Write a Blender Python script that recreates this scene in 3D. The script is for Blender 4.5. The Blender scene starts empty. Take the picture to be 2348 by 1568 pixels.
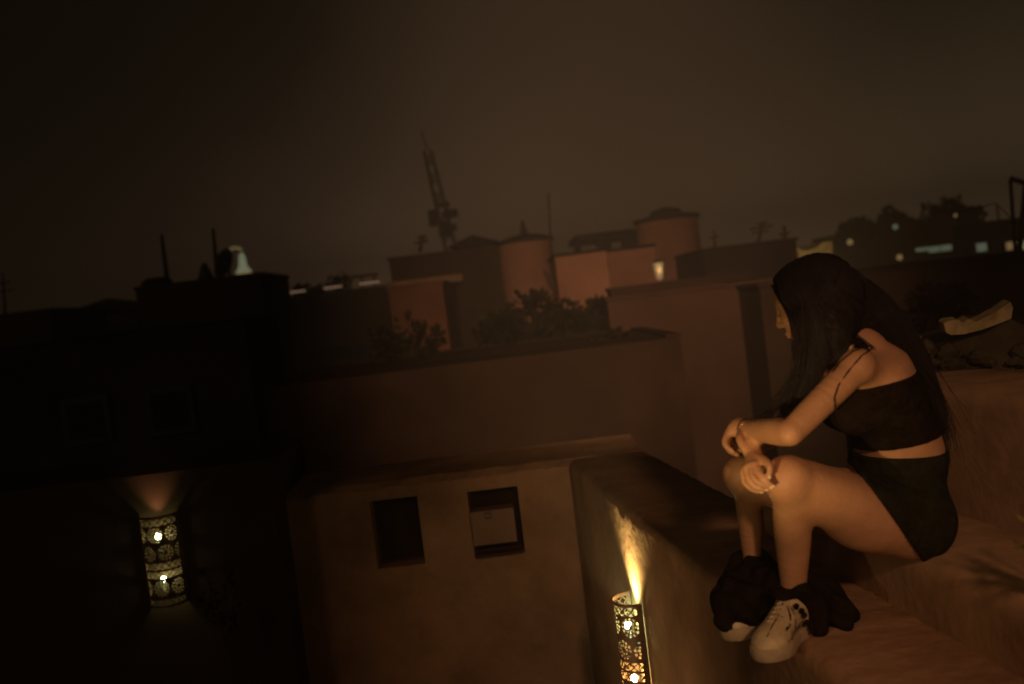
import bpy, math, random
import numpy as np
from mathutils import Vector, Matrix, noise as mnoise

random.seed(7)
S = bpy.context.scene
COL = S.collection
R = math.radians

# ------------------------------------------------------------------ camera, sky, light
CAMZ = 10.0
F = 2282.0                      # focal length in px of a 2347 px wide frame
ROLL = R(7.0)
PITCH = math.atan(90 / F)
_Fw = Vector((0, math.cos(PITCH), -math.sin(PITCH)))
_Up = Vector((0, math.sin(PITCH), math.cos(PITCH)))
_Rt = Vector((1, 0, 0))
CR = _Rt * math.cos(ROLL) - _Up * math.sin(ROLL)
CU = _Rt * math.sin(ROLL) + _Up * math.cos(ROLL)
CO = Vector((0, 0, CAMZ))
cam = bpy.data.cameras.new("camera")
camo = bpy.data.objects.new("camera", cam)
COL.objects.link(camo)
M = Matrix((CR, CU, -_Fw)).transposed().to_4x4()
M.translation = CO
camo.matrix_world = M
cam.sensor_width = 36
cam.lens = 35.0
cam.clip_start = 0.05
cam.clip_end = 3000
cam.dof.use_dof = True
cam.dof.focus_distance = 3.45
cam.dof.aperture_fstop = 1.9
S.camera = camo

def P(u, v, y):
    d = _Fw * F + CR * (u - 1173.5) + CU * (784 - v)
    return CO + d * (y / d.y)
def PZ(u, v, z):
    d = _Fw * F + CR * (u - 1173.5) + CU * (784 - v)
    return CO + d * ((z - CAMZ) / d.z)

EL, AZ = R(20), R(205)          # faint city glow direction (behind the camera)
W = bpy.data.worlds.new("World")
S.world = W
W.use_nodes = True
nt = W.node_tree
nt.nodes.clear()
out = nt.nodes.new("ShaderNodeOutputWorld")
bg1 = nt.nodes.new("ShaderNodeBackground")
bg2 = nt.nodes.new("ShaderNodeBackground")
add = nt.nodes.new("ShaderNodeAddShader")
sky = nt.nodes.new("ShaderNodeTexSky")
sky.sky_type = 'NISHITA'
sky.sun_disc = False
sky.sun_elevation = R(-6)
sky.sun_rotation = AZ
bg1.inputs[1].default_value = 0.004
nt.links.new(sky.outputs[0], bg1.inputs[0])
tc = nt.nodes.new("ShaderNodeTexCoord")
sep = nt.nodes.new("ShaderNodeSeparateXYZ")
nt.links.new(tc.outputs['Generated'], sep.inputs[0])
def wmath(op, a, b=None, c=None):
    n = nt.nodes.new("ShaderNodeMath"); n.operation = op
    for i, x in enumerate((a, b, c)):
        if x is None: continue
        if isinstance(x, (int, float)): n.inputs[i].default_value = x
        else: nt.links.new(x, n.inputs[i])
    return n.outputs[0]
X, Y, Z = sep.outputs
zc = wmath('MAXIMUM', Z, 0.0)
glow = wmath('POWER', 2.718, wmath('MULTIPLY', zc, -11.5))            # towards the horizon
az = wmath('ARCTAN2', X, Y)                                          # 0 ahead, + right
def gauss(c, w):
    d = wmath('DIVIDE', wmath('SUBTRACT', az, c), w)
    return wmath('POWER', 2.718, wmath('MULTIPLY', wmath('MULTIPLY', d, d), -1.0))
g1 = wmath('MULTIPLY', gauss(0.50, 0.40), 0.185)
g2 = wmath('MULTIPLY', gauss(-0.06, 0.24), 0.195)
g3 = wmath('MULTIPLY', gauss(-0.44, 0.09), 0.007)
gs = wmath('ADD', wmath('ADD', g1, g2), g3)
cl = nt.nodes.new("ShaderNodeTexNoise"); cl.inputs['Scale'].default_value = 3.5; cl.inputs['Detail'].default_value = 3
nt.links.new(tc.outputs['Generated'], cl.inputs[0])
var = wmath('ADD', wmath('MULTIPLY', cl.outputs[0], 1.1), 0.45)
lum = wmath('MULTIPLY', wmath('MULTIPLY', gs, glow), var)
mixc = nt.nodes.new("ShaderNodeMix"); mixc.data_type = 'RGBA'
nt.links.new(wmath('MULTIPLY', wmath('ADD', az, 0.25), 1.4), mixc.inputs[0])
mixc.inputs[6].default_value = (1.0, 0.55, 0.33, 1)
mixc.inputs[7].default_value = (1.0, 0.66, 0.33, 1)
vm = nt.nodes.new("ShaderNodeVectorMath"); vm.operation = 'SCALE'
nt.links.new(mixc.outputs[2], vm.inputs[0]); nt.links.new(lum, vm.inputs[3])
base = nt.nodes.new("ShaderNodeVectorMath"); base.operation = 'ADD'
base.inputs[1].default_value = (0.0032, 0.0024, 0.0013)
nt.links.new(vm.outputs[0], base.inputs[0])
nt.links.new(base.outputs[0], bg2.inputs[0])
bg2.inputs[1].default_value = 1.0
nt.links.new(bg1.outputs[0], add.inputs[0]); nt.links.new(bg2.outputs[0], add.inputs[1])
nt.links.new(add.outputs[0], out.inputs[0])

def light(name, kind, loc, energy, color, size=0.1, target=None, spot=None, blend=1.0):
    l = bpy.data.lights.new(name, kind); l.energy = energy; l.color = color
    if kind in ('POINT', 'SPOT'): l.shadow_soft_size = size
    if kind == 'SPOT': l.spot_size = R(spot); l.spot_blend = blend
    o = bpy.data.objects.new(name, l); COL.objects.link(o); o.location = loc
    if target is not None:
        o.rotation_euler = (Vector(target) - Vector(loc)).to_track_quat('-Z', 'Y').to_euler()
    return o
sun = bpy.data.lights.new("sun", 'SUN'); sun.energy = 0.08; sun.angle = R(12); sun.color = (1, .62, .35)
so = bpy.data.objects.new("sun", sun); COL.objects.link(so)
_sd = Vector((0.50 * 1.0, 0.80, -0.36))
so.rotation_euler = _sd.to_track_quat('-Z', 'Y').to_euler()

# low table lamp in front of the woman, just under the frame, and an added unseen fill spot behind the camera
light("table_lamp_light", 'SPOT', (-0.20, 1.40, 9.30), 42.0, (1, .60, .25), .035, (0.57, 2.34, 9.58), 25, 1.0)
light("table_lamp_spill", 'SPOT', (-0.20, 1.40, 9.30), 5.0, (1, .60, .28), .04, (0.58, 2.45, 9.25), 48, 1.0)
light("rear_fill_light", 'SPOT', (0.9, -2.5, 11.6), 330.0, (1, .50, .28), .15, (1.2, 5.8, 8.3), 33, 1.0)  # added unseen fill, gives the courtyard wall its brown veil tone
light("veil_fill_light", 'SPOT', (0.3, 1.0, 13.0), 2700.0, (1, .58, .33), .3, (1.3, 14, 8.7), 42, 1.0)  # added unseen spot, lifts the midground in place of lens-flare veil
light("parapet_fill_light", 'SPOT', (-1.3, 3.0, 7.3), 52.0, (1, .60, .29), .06, (0.45, 4.25, 8.72), 64, 1.0)  # added unseen spot, stands in for lantern spill on the parapet face
light("garden_lamp_light", 'POINT', (1.30, 1.98, 9.45), 0.24, (1, .70, .30), .03)

S.view_settings.view_transform = 'Standard'
S.view_settings.look = 'None'
S.view_settings.exposure = 0.0
S.view_settings.gamma = 1.0

# ------------------------------------------------------------------ helpers
def mat(name, col, rough=.85, metal=0, nscale=0, namt=.3, bump=0, bscale=40, emit=None, estr=0, trans=0, stain=None):
    m = bpy.data.materials.new(name); m.use_nodes = True
    t = m.node_tree; b = t.nodes['Principled BSDF']
    b.inputs['Base Color'].default_value = (*col, 1)
    b.inputs['Roughness'].default_value = rough
    b.inputs['Metallic'].default_value = metal
    if rough >= .8 and not metal: b.inputs['Specular IOR Level'].default_value = 0
    co = t.nodes.new('ShaderNodeTexCoord')
    if nscale:
        n = t.nodes.new('ShaderNodeTexNoise'); n.inputs['Scale'].default_value = nscale; n.inputs['Detail'].default_value = 8
        n.inputs['Roughness'].default_value = .65
        t.links.new(co.outputs['Object'], n.inputs[0])
        r = t.nodes.new('ShaderNodeValToRGB')
        r.color_ramp.elements[0].position = .32; r.color_ramp.elements[1].position = .70
        r.color_ramp.elements[0].color = (*[c * (1 - namt) for c in col], 1)
        r.color_ramp.elements[1].color = (*[min(1, c * (1 + namt)) for c in col], 1)
        t.links.new(n.outputs[0], r.inputs[0])
        t.links.new(r.outputs[0], b.inputs['Base Color'])
    if bump:
        n2 = t.nodes.new('ShaderNodeTexNoise'); n2.inputs['Scale'].default_value = bscale; n2.inputs['Detail'].default_value = 6
        t.links.new(co.outputs['Object'], n2.inputs[0])
        bp = t.nodes.new('ShaderNodeBump'); bp.inputs['Strength'].default_value = bump; bp.inputs['Distance'].default_value = .02
        t.links.new(n2.outputs[0], bp.inputs['Height']); t.links.new(bp.outputs[0], b.inputs['Normal'])
    if emit:
        b.inputs['Emission Color'].default_value = (*emit, 1); b.inputs['Emission Strength'].default_value = estr
    return m

MT = dict(
    plaster=mat('ochre_plaster', (.34, .205, .115), .9, nscale=2.2, namt=.35, bump=.35, bscale=18),
    plaster2=mat('pale_ochre_plaster', (.42, .27, .15), .9, nscale=3, namt=.3, bump=.15, bscale=25),
    red=mat('red_plaster', (.16, .07, .042), .9, nscale=.8, namt=.3, bump=.3, bscale=6),
    red2=mat('rose_plaster', (.44, .22, .14), .9, nscale=.7, namt=.25, bump=.3, bscale=5),
    dark=mat('dark_plaster', (.045, .029, .018), .95, nscale=.6, namt=.35, bump=.3, bscale=5),
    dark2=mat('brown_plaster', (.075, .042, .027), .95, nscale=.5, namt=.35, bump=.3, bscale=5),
    tile=mat('dark_roof', (.04, .03, .025), .9, nscale=2, namt=.4),
    iron=mat('dark_iron', (.03, .025, .02), .6),
    haze_iron=mat('haze_paled_iron', (.11, .07, .045), .8),  # iron lightened, the paling by the veil is put into its colour
    glass=mat('dark_glass', (.02, .02, .022), .15),
    pale=mat('pale_stone', (.55, .45, .25), .9, nscale=6, namt=.4, bump=.8, bscale=14),
    umber=mat('umber_plaster', (.038, .023, .015), .95, nscale=.9, namt=.35, bump=.3, bscale=5),
    crest=mat('worn_stone', (.50, .40, .20), .9, nscale=9, namt=.45, bump=.8, bscale=14),  # albedo raised in place of light falling on the crest
    olive=mat('olive_stone', (.10, .085, .05), .95, nscale=2.5, namt=.5, bump=.8, bscale=10),
    leaf=mat('dark_leaves', (.024, .019, .009), .9, nscale=3, namt=.4),
    leafy=mat('yellow_leaves', (.30, .27, .06), .6, nscale=6, namt=.3),
    bark=mat('bark', (.08, .055, .035), .9, nscale=6, namt=.4),
    terracotta=mat('terracotta', (.30, .13, .07), .8, nscale=5, namt=.2),
    ground=mat('ground_earth', (.09, .06, .045), .95, nscale=.05, namt=.3),
    roof=mat('flat_roof', (.14, .09, .06), .95, nscale=.7, namt=.4, bump=.5, bscale=4),
    brass=mat('rusted_brass', (.16, .085, .045), .55, .3, nscale=20, namt=.3),
    bulb=mat('bulb', (.8, .9, .9), .3, emit=(.60, 1.0, .55), estr=330),
    bulb_low=mat('amber_bulb', (.8, .9, .9), .3, emit=(1.0, .80, .32), estr=300),
    bulb2=mat('dim_bulb', (.8, .9, .9), .3, emit=(.80, 1.0, .44), estr=95),
    skin=mat('skin', (.47, .26, .13), .55, nscale=14, namt=.13, bump=.12, bscale=120),
    hair=mat('dark_hair', (.009, .0055, .0035), .7),
    cloth=mat('black_fabric', (.015, .0105, .0065), .95, nscale=30, namt=.3, bump=.9, bscale=26),
    shorts=mat('dark_green_fabric', (.020, .021, .010), .9, nscale=30, namt=.3, bump=.9, bscale=24),
    seam=mat('brown_seam', (.14, .10, .06), .9),
    lash=mat('lash', (.02, .012, .01), .7),
    nail=mat('nail_gloss', (.75, .6, .4), .08),
    gold=mat('gold', (.8, .6, .3), .25, 1),
    thread=mat('thread', (.03, .02, .015), .8),
    shoe=mat('cream_leather', (.56, .46, .26), .6, nscale=22, namt=.28, bump=.15, bscale=60),
    sole=mat('cream_rubber', (.42, .34, .20), .75, nscale=30, namt=.15, bump=.2, bscale=90),
    ink=mat('dark_ink', (.02, .015, .015), .6),
    lampy=mat('lit_lamp_glass', (.6, .5, .3), .5, emit=(1, .70, .30), estr=.12),
    coping_glow=mat('emissive_coping', (.5, .4, .3), .5, emit=(1, .62, .38), estr=.16),  # pale coping, the lamp light on it put in as emission
    winblue=mat('lit_window_blue', (.2, .25, .25), .4, emit=(.66, .78, .52), estr=.13),
    wingreen=mat('lit_window_green', (.2, .25, .25), .4, emit=(.88, .90, .42), estr=.26),
    winamber=mat('lit_window_amber', (.3, .2, .1), .4, emit=(1, .62, .24), estr=.18),
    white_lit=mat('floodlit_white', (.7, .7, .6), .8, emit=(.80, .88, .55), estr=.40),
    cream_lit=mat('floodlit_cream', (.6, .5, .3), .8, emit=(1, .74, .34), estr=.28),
    panel=mat('pale_panel', (.27, .165, .10), .7, nscale=9, namt=.12),
    hill=mat('hillside', (.03, .025, .018), 1),
)

class MB:
    def __init__(s): s.v = []; s.f = []
    def add(s, vs, fs):
        n = len(s.v); s.v += [tuple(x) for x in vs]; s.f += [tuple(i + n for i in f) for f in fs]; return s
    def box(s, x0, x1, y0, y1, z0, z1):
        vs = [(x, y, z) for z in (z0, z1) for y in (y0, y1) for x in (x0, x1)]
        return s.add(vs, [(0, 2, 3, 1), (4, 5, 7, 6), (0, 1, 5, 4), (2, 6, 7, 3), (0, 4, 6, 2), (1, 3, 7, 5)])
    def prism(s, base, z0, z1):          # base: CCW xy list
        n = len(base)
        vs = [(p[0], p[1], z0) for p in base] + [(p[0], p[1], z1) for p in base]
        return s.add(vs, [tuple(range(n))[::-1], tuple(range(n, 2 * n))] + [(i, (i + 1) % n, n + (i + 1) % n, n + i) for i in range(n)])
    def tube(s, pts, rads, seg=8, cap=True):
        pts = [Vector(p) for p in pts]
        if not hasattr(rads, '__len__'): rads = [rads] * len(pts)
        rings = []; ref = None
        for i, p in enumerate(pts):
            d = (pts[min(i + 1, len(pts) - 1)] - pts[max(i - 1, 0)]).normalized()
            if ref is None: ref = d.orthogonal().normalized()
            ref = (ref - d * ref.dot(d));
            ref = ref.normalized() if ref.length > 1e-6 else d.orthogonal().normalized()
            b = d.cross(ref)
            rings.append([p + (ref * math.cos(2 * math.pi * k / seg) + b * math.sin(2 * math.pi * k / seg)) * rads[i] for k in range(seg)])
        vs = [v for r in rings for v in r]; fs = []
        for i in range(len(pts) - 1):
            for k in range(seg):
                k2 = (k + 1) % seg
                fs.append((i * seg + k, i * seg + k2, (i + 1) * seg + k2, (i + 1) * seg + k))
        if cap:
            fs.append(tuple(range(seg))[::-1]); fs.append(tuple((len(pts) - 1) * seg + k for k in range(seg)))
        return s.add(vs, fs)
    def lathe(s, prof, c, seg=32, a0=0, a1=2 * math.pi):
        vs = []; fs = []; full = abs(a1 - a0 - 2 * math.pi) < 1e-6
        n = seg if full else seg + 1
        for r, z in prof:
            for k in range(n):
                a = a0 + (a1 - a0) * k / seg
                vs.append((c[0] + r * math.cos(a), c[1] + r * math.sin(a), c[2] + z))
        for i in range(len(prof) - 1):
            for k in range(seg):
                k2 = (k + 1) % n
                fs.append((i * n + k, i * n + k2, (i + 1) * n + k2, (i + 1) * n + k))
        return s.add(vs, fs)
    def ball(s, c, r, seg=12, jit=0, sc=(1, 1, 1)):
        c = Vector(c); vs = []; fs = []; nr = seg // 2 + 1
        for i in range(nr):
            th = math.pi * i / (nr - 1)
            for k in range(seg):
                a = 2 * math.pi * k / seg
                q = r * (1 + jit * (random.random() - .5))
                vs.append(c + Vector((q * sc[0] * math.sin(th) * math.cos(a), q * sc[1] * math.sin(th) * math.sin(a), q * sc[2] * math.cos(th))))
        for i in range(nr - 1):
            for k in range(seg):
                k2 = (k + 1) % seg
                fs.append((i * seg + k, (i + 1) * seg + k, (i + 1) * seg + k2, i * seg + k2))
        return s.add(vs, fs)
    def build(s, name, m, parent=None, smooth=False, local=False):
        me = bpy.data.meshes.new(name)
        off = Vector((0, 0, 0))
        if parent is not None and not local:
            off = wloc(parent)
        me.from_pydata([tuple(Vector(v) - off) for v in s.v], [], s.f)
        me.materials.append(m)
        if smooth: me.polygons.foreach_set('use_smooth', [True] * len(me.polygons))
        me.update()
        o = bpy.data.objects.new(name, me); COL.objects.link(o)
        if parent is not None: o.parent = parent
        return o
def wloc(o):
    l = Vector(o.location)
    while o.parent is not None:
        o = o.parent; l += Vector(o.location)
    return l
def tag(o, label=None, cat=None, group=None, kind=None):
    if label: o['label'] = label
    if cat: o['category'] = cat
    if group: o['group'] = group
    if kind: o['kind'] = kind
    return o
def thing(name, label, cat, loc=(0, 0, 0), group=None):
    o = bpy.data.objects.new(name, None); COL.objects.link(o); o.location = loc
    o.empty_display_size = .1
    return tag(o, label, cat, group)
def copy_tree(o, parent=None):
    c = o.copy(); COL.objects.link(c); c.parent = parent
    for ch in list(o.children): copy_tree(ch, c)
    return c

# ------------------------------------------------------------------ ground and far terrain
g = MB().box(-190, 190, -20, 235, -.3, 0).build('ground', MT['ground']); tag(g, kind='structure')
hv = MB(); N = 60
for i in range(N + 1):
    x = -185 + 370 * i / N
    h = 8.6 + 1.6 * mnoise.noise(Vector((x * .02, 0, 0)))
    hv.v += [(x, 180, 0), (x, 205, max(2, h)), (x, 232, 0)]
for i in range(N):
    a = i * 3
    hv.f += [(a, a + 3, a + 4, a + 1), (a + 1, a + 4, a + 5, a + 2)]
tag(hv.build('hills', MT['hill'], smooth=True), kind='structure')

# ------------------------------------------------------------------ near terrace: parapets, roof floor, back wall
PT = CAMZ - .95                                   # parapet top
def parX(y, lat): return lat - .1183 * y          # the parapet runs forward, 6.7 deg to the left
LI, LO = .919, 1.391
def rough_wall(name, label, x0f, x1f, ys, z0, z1, m, jag=.010, nz=26, seed=0, cat='parapet'):
    """long wall along y with worn, irregular top edges"""
    mb = MB(); prof_n = 10
    for j, y in enumerate(ys):
        xa, xb = x0f(y), x1f(y)
        def jn(k, s=9.0): return mnoise.noise(Vector((y * s, k * 7.3 + seed, 1.7))) * jag + mnoise.noise(Vector((y * s * 5, k * 3.1 + seed, 4.))) * jag * .8
        pts = [(xa, z0), (xa, (z0 + z1) / 2), (xa, z1 - .09), (xa + jn(1) * .3, z1 - .045), (xa + .006 + jn(2), z1 - .014 + jn(3)), (xa + .028 + jn(4), z1 + .004 + jn(5) * .6),
               ((xa + xb) / 2, z1 + .006 + jn(6) * .8), (xb - .03, z1 + jn(7) * .7), (xb, z1 - .03 + jn(8)), (xb, z0)]
        mb.v += [(p[0], y, p[1]) for p in pts]
    for j in range(len(ys) - 1):
        for k in range(prof_n - 1):
            a = j * prof_n + k
            mb.f.append((a, a + 1, a + prof_n + 1, a + prof_n))
    n = (len(ys) - 1) * prof_n
    mb.f.append(tuple(range(prof_n))[::-1]); mb.f.append(tuple(n + k for k in range(prof_n)))
    o = mb.build(name, m, smooth=True)
    tag(o, label, cat)
    return o
ys = [0.6 + i * .02 for i in range(int((5.74 - .6) / .02) + 1)]
rough_wall('parapet', 'ochre plaster parapet the woman rests her feet on, lantern beam on its side', lambda y: parX(y, LI), lambda y: parX(y, LO), ys, CAMZ - 3.2, PT, MT['plaster'], .009)
# back wall across the courtyard (front face Y = 5.76)
BY = 5.76
bw = thing('courtyard_wall', 'plaster wall across the courtyard with a dark opening and a boxed window', 'wall', (0, BY + .3, CAMZ - 3.2))
OPN = []
for (u0_, v0_, u1_, v1_) in ((846, 1150, 975, 1292), (1070, 1128, 1204, 1266)):
    a, b = P(u0_, v0_, BY), P(u1_, v1_, BY); OPN.append((a.x, b.x, b.z, a.z))
mb = MB(); xs = [-1.42 + .03 * i for i in range(int((.70 + 1.42) / .03) + 1)]
ZC = PT - .10
for x in xs:
    def jn(k): return mnoise.noise(Vector((x * 7, k * 5.1, 0))) * .018 + mnoise.noise(Vector((x * 30, k * 3.1, 4.))) * .008
    mb.v += [(x, BY, ZC), (x, BY + .01 + jn(1) * .6, PT - .035 + jn(2)), (x, BY + .06, PT + jn(3) * .5), (x, BY + .6, PT + .02), (x, BY + .6, CAMZ - 3.2)]
for i in range(len(xs) - 1):
    for k in range(4):
        a = i * 5 + k; mb.f.append((a, a + 5, a + 6, a + 1))
X_ = sorted([xs[0], xs[-1]] + [o_[0] for o_ in OPN] + [o_[1] for o_ in OPN]); Z__ = sorted([CAMZ - 3.2, ZC] + [o_[2] for o_ in OPN] + [o_[3] for o_ in OPN])
for i in range(len(X_) - 1):
    for k in range(len(Z__) - 1):
        cx0, cz0 = (X_[i] + X_[i + 1]) / 2, (Z__[k] + Z__[k + 1]) / 2
        if any(o_[0] < cx0 < o_[1] and o_[2] < cz0 < o_[3] for o_ in OPN): continue
        mb.add([(X_[i], BY, Z__[k]), (X_[i + 1], BY, Z__[k]), (X_[i + 1], BY, Z__[k + 1]), (X_[i], BY, Z__[k + 1])], [(0, 1, 2, 3)])
DP = .16
for (x0, x1, zb, zt) in OPN:
    mb.add([(x0, BY, zb), (x1, BY, zb), (x1, BY, zt), (x0, BY, zt), (x0, BY + DP, zb), (x1, BY + DP, zb), (x1, BY + DP, zt), (x0, BY + DP, zt)], [(0, 4, 5, 1), (1, 5, 6, 2), (2, 6, 7, 3), (3, 7, 4, 0)])
wall_o = mb.build('wall', MT['plaster'], bw)
def opening(o_, name):
    x0, x1, zb, zt = o_; w = .016; y0, y1 = BY + DP - .03, BY + DP - .002
    fr = MB().box(x0 + .002, x1 - .002, y0, y1, zt - w, zt - .002).box(x0 + .002, x1 - .002, y0, y1, zb + .002, zb + w).box(x0 + .002, x0 + w, y0, y1, zb + w, zt - w).box(x1 - w, x1 - .002, y0, y1, zb + w, zt - w)
    f = fr.build(name, MT['dark2'], bw)
    MB().box(x0 + w, x1 - w, y1 - .012, y1 - .004, zb + w, zt - w).build('pane', MT['dark'], f)
    return f
opening(OPN[0], 'window')
f2 = opening(OPN[1], 'window'); x0, x1, zb, zt = OPN[1]
hgt = zt - zb; wd = x1 - x0
px0, px1, pz0, pz1 = x0 + .006, x1 - wd * .13, zb + hgt * .20, zb + hgt * .70
pm = MB().box(px0, px1, BY - .03, BY + .10, pz0, pz1)
pan = pm.build('cooler_panel', MT['panel'], f2)
gr_ = MB()
for k in range(9):
    zz_ = pz0 + .012 + k * (pz1 - pz0 - .06) / 9
    gr_.box(px0 + .02, px1 - .02, BY - .0335, BY - .0305, zz_, zz_ + .004)
gr_.build('grille', MT['plaster'], f2)
lg = MB(); cx = x0 + wd * .36; cz = zb + hgt * .63; q = .018
lg.box(cx - q, cx + q, BY - .036, BY - .0305, cz + q - .004, cz + q).box(cx - q, cx + q, BY - .036, BY - .0305, cz - q, cz - q + .004)
lg.box(cx - q, cx - q + .004, BY - .036, BY - .0305, cz - q + .004, cz + q - .004).box(cx + q - .004, cx + q, BY - .036, BY - .0305, cz - q + .004, cz + q - .004)
lg.build('control_knob', MT['iron'], f2)
MB().box(x0 + .01, x1 - wd * .05, BY - .03, BY + .06, zb + .004, zb + hgt * .05).build('sill', MT['dark2'], f2)
# left block carrying the left lantern
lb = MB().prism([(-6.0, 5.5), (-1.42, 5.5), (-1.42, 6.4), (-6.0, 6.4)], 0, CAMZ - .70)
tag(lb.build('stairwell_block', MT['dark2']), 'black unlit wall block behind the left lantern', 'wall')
# terrace floor where she sits, and courtyard floor
fl = MB().prism([(parX(.6, LO + .23), .6), (1.9, .6), (1.60, 3.3), (parX(3.3, LO + .23), 3.3)], CAMZ - 1.30, CAMZ - 1.08)
tag(fl.build('roof_terrace', MT['roof']), kind='structure')
cf = MB().box(-6, 3.5, .2, 5.5, CAMZ - 3.4, CAMZ - 3.2)
tag(cf.build('courtyard_floor', MT['roof']), kind='structure')
# thick side wall right of the woman
ys2 = [0.9 + .03 * i for i in range(int((3.9 - .9) / .03) + 1)]
rough_wall('side_wall', 'thick ochre wall behind her back at the right edge', lambda y: 1.42 + (3.5 - y) * .25, lambda y: 1.95 + (3.5 - y) * .25, ys2, CAMZ - 3.2, CAMZ - .48, MT['plaster2'], .006, seed=9, cat='wall')

# ------------------------------------------------------------------ ruined wall beyond the side wall
def rubble(mb, c, r, n=7):
    c = Vector(c); vs = []
    b = MB().ball(c, r, 9, .0)
    sx, sy, sz = random.uniform(.8, 1.5), random.uniform(.7, 1.2), random.uniform(.5, .9)
    out = []
    for v in b.v:
        d = Vector(v) - c
        k = 1 + .35 * mnoise.noise(d * (1.6 / r) + c * 5)
        out.append(c + Vector((d.x * sx, d.y * sy, d.z * sz)) * k)
    mb.add(out, b.f)
def poly_slab(name, pts, y, th, m, parent=None, n=None):
    """irregular upright slab from px outline at depth y, with thickness"""
    pp = [P(u, v, y) for u, v in pts]
    mb = MB(); k = len(pp)
    vs = [(p.x, p.y, p.z) for p in pp] + [(p.x + .02, p.y + th, p.z + .01) for p in pp]
    mb.add(vs, [tuple(range(k))[::-1], tuple(range(k, 2 * k))] + [(i, (i + 1) % k, k + (i + 1) % k, k + i) for i in range(k)])
    return mb.build(name, m, parent)
RY = 4.5
b0 = P(2200, 860, RY)
rw = thing('ruined_wall', 'broken olive wall with a pale jagged crest, right of her back', 'wall', (b0.x, b0.y, CAMZ - 1.08))
topline = [(1990, 802), (2030, 790), (2042, 766), (2075, 764), (2112, 768), (2118, 798), (2150, 800), (2200, 782), (2262, 762), (2312, 730), (2345, 745), (2420, 740), (2545, 1990), (2115, 1990)]
poly_slab('wall', topline, RY, .5, MT['olive'], rw)
crest = [(2163, 742), (2172, 736), (2196, 733), (2206, 739), (2222, 731), (2236, 738), (2262, 726), (2272, 720), (2288, 712), (2304, 700), (2316, 692), (2322, 706), (2318, 730), (2290, 742), (2250, 756), (2210, 766), (2180, 768), (2168, 762)]
poly_slab('crest_stone', crest, RY - .06, .10, MT['crest'], rw)
poly_slab('crest_stone', [(2040, 768), (2062, 762), (2098, 768), (2112, 772), (2104, 796), (2088, 806), (2070, 800), (2052, 790)], RY - .05, .12, MT['crest'], rw)
rb = MB()
for i in range(34):
    u = random.uniform(2060, 2420); v = 800 + random.uniform(0, 75) - (u - 2060) * .05
    p = P(u, v, RY - .05); rubble(rb, p, random.uniform(.015, .05))
rb.build('rubble', MT['olive'], rw)

# ------------------------------------------------------------------ pierced sconces
def hole(s, z, Rr):
    W_ = math.pi * Rr
    def rosette(cs, cz, ds, dz):
        dx, dy = s - cs, z - cz
        r = math.hypot(dx, dy); a = math.atan2(dy, dx)
        if .008 < r < .0265:
            lobe = math.cos(4 * a) * .5 + .5       # eight petals
            lobe = abs(math.cos(4 * a))
            return lobe > .55 + .35 * abs((r - .0185) / .009) ** 2
        if .0305 < r < .0425:
            return abs(math.cos(6 * a + .3)) > .55 + .35 * abs((r - .0365) / .006) ** 2
        return False
    def lattice(z0, z1):
        if not (z0 < z < z1): return False
        h = z1 - z0; p = h * 1.0
        a = ((s + (z - z0)) / p) % 1.0; b = ((s - (z - z0)) / p) % 1.0
        return .10 < a < .90 and .10 < b < .90 and abs(z - z0) > .002
    if s < .020 or s > W_ - .020: return False
    for z0, z1 in ((.447, .487), (.205, .243), (.160, .198), (.008, .040)):
        if lattice(z0, z1): return True
    for cz in (.400, .298, .104):
        for k in range(-1, 5):
            off = 0 if cz in (.400, .104) else .048
            if rosette(.058 + off + .096 * k, cz, 0, 0): return True
    for cz in (.349,):
        pass
    return False
def make_sconce(label, loc, rz, cat='wall lamp', bcol=(1, .80, .34), bulb='bulb', beam=50, cone=108):
    Rr, H = .098, .50
    t = thing('wall_lantern', label, cat, loc, 'pierced metal wall lanterns'); t.rotation_euler = (0, 0, rz)
    # half cylinder opening towards +y wall (wall plane at y=0, shell bulges to -y)
    na, nz = 150, 236
    vs = []; fs = []
    for i in range(na + 1):
        a = math.pi * i / na
        for j in range(nz + 1):
            vs.append((-Rr * math.cos(a), -.004 - Rr * math.sin(a), H * j / nz))
    Wd = math.pi * Rr
    for i in range(na):
        for j in range(nz):
            if hole((i + .5) / na * Wd, (j + .5) / nz * H, Rr): continue
            q = i * (nz + 1) + j
            fs.append((q, q + nz + 1, q + nz + 2, q + 1))
    m = MB(); m.v = vs; m.f = fs
    sh = m.build('pierced_shell', MT['brass'], t, local=True)
    so_ = sh.modifiers.new('thick', 'SOLIDIFY'); so_.thickness = .0012; so_.offset = -1
    fr = MB()
    for z in (0.0, H):
        ring = [(-(Rr + .0015) * math.cos(math.pi * i / 24), -.004 - (Rr + .001) * math.sin(math.pi * i / 24), z) for i in range(25)]
        fr.tube(ring, .0035, 6)
    for sx in (-1, 1):
        fr.box(min(sx * (Rr + .001), sx * (Rr + .014)), max(sx * (Rr + .001), sx * (Rr + .014)), -.010, -.002, -.004, H + .004)
    fr.build('frame', MT['brass'], t, local=True)
    for z in (.385, .145):
        MB().ball((0, -.050, z), .014, 14, sc=(1, 1, 1.25)).build('bulb', MT[bulb if z > .2 or bulb != 'bulb' else 'bulb_low'], t, smooth=True, local=True)
    l = light('up_light', 'SPOT', (0, 0, 0), beam, bcol, .01, None, cone, 1.0)
    l.parent = t; l.location = (0, -.052, .445); l.rotation_euler = (R(180 - 3), 0, 0)
    MB().box(-.012, .012, -.050, -.002, .285, .300).build('bracket', MT['iron'], t, local=True)
    return t
LL = P(391, 1380, 5.5)
make_sconce('left pierced wall lantern glowing on the black wall', (LL.x, 5.5 - .002, LL.z), 0, bulb='bulb2', beam=4.0, cone=76, bcol=(1, .58, .32))
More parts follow.
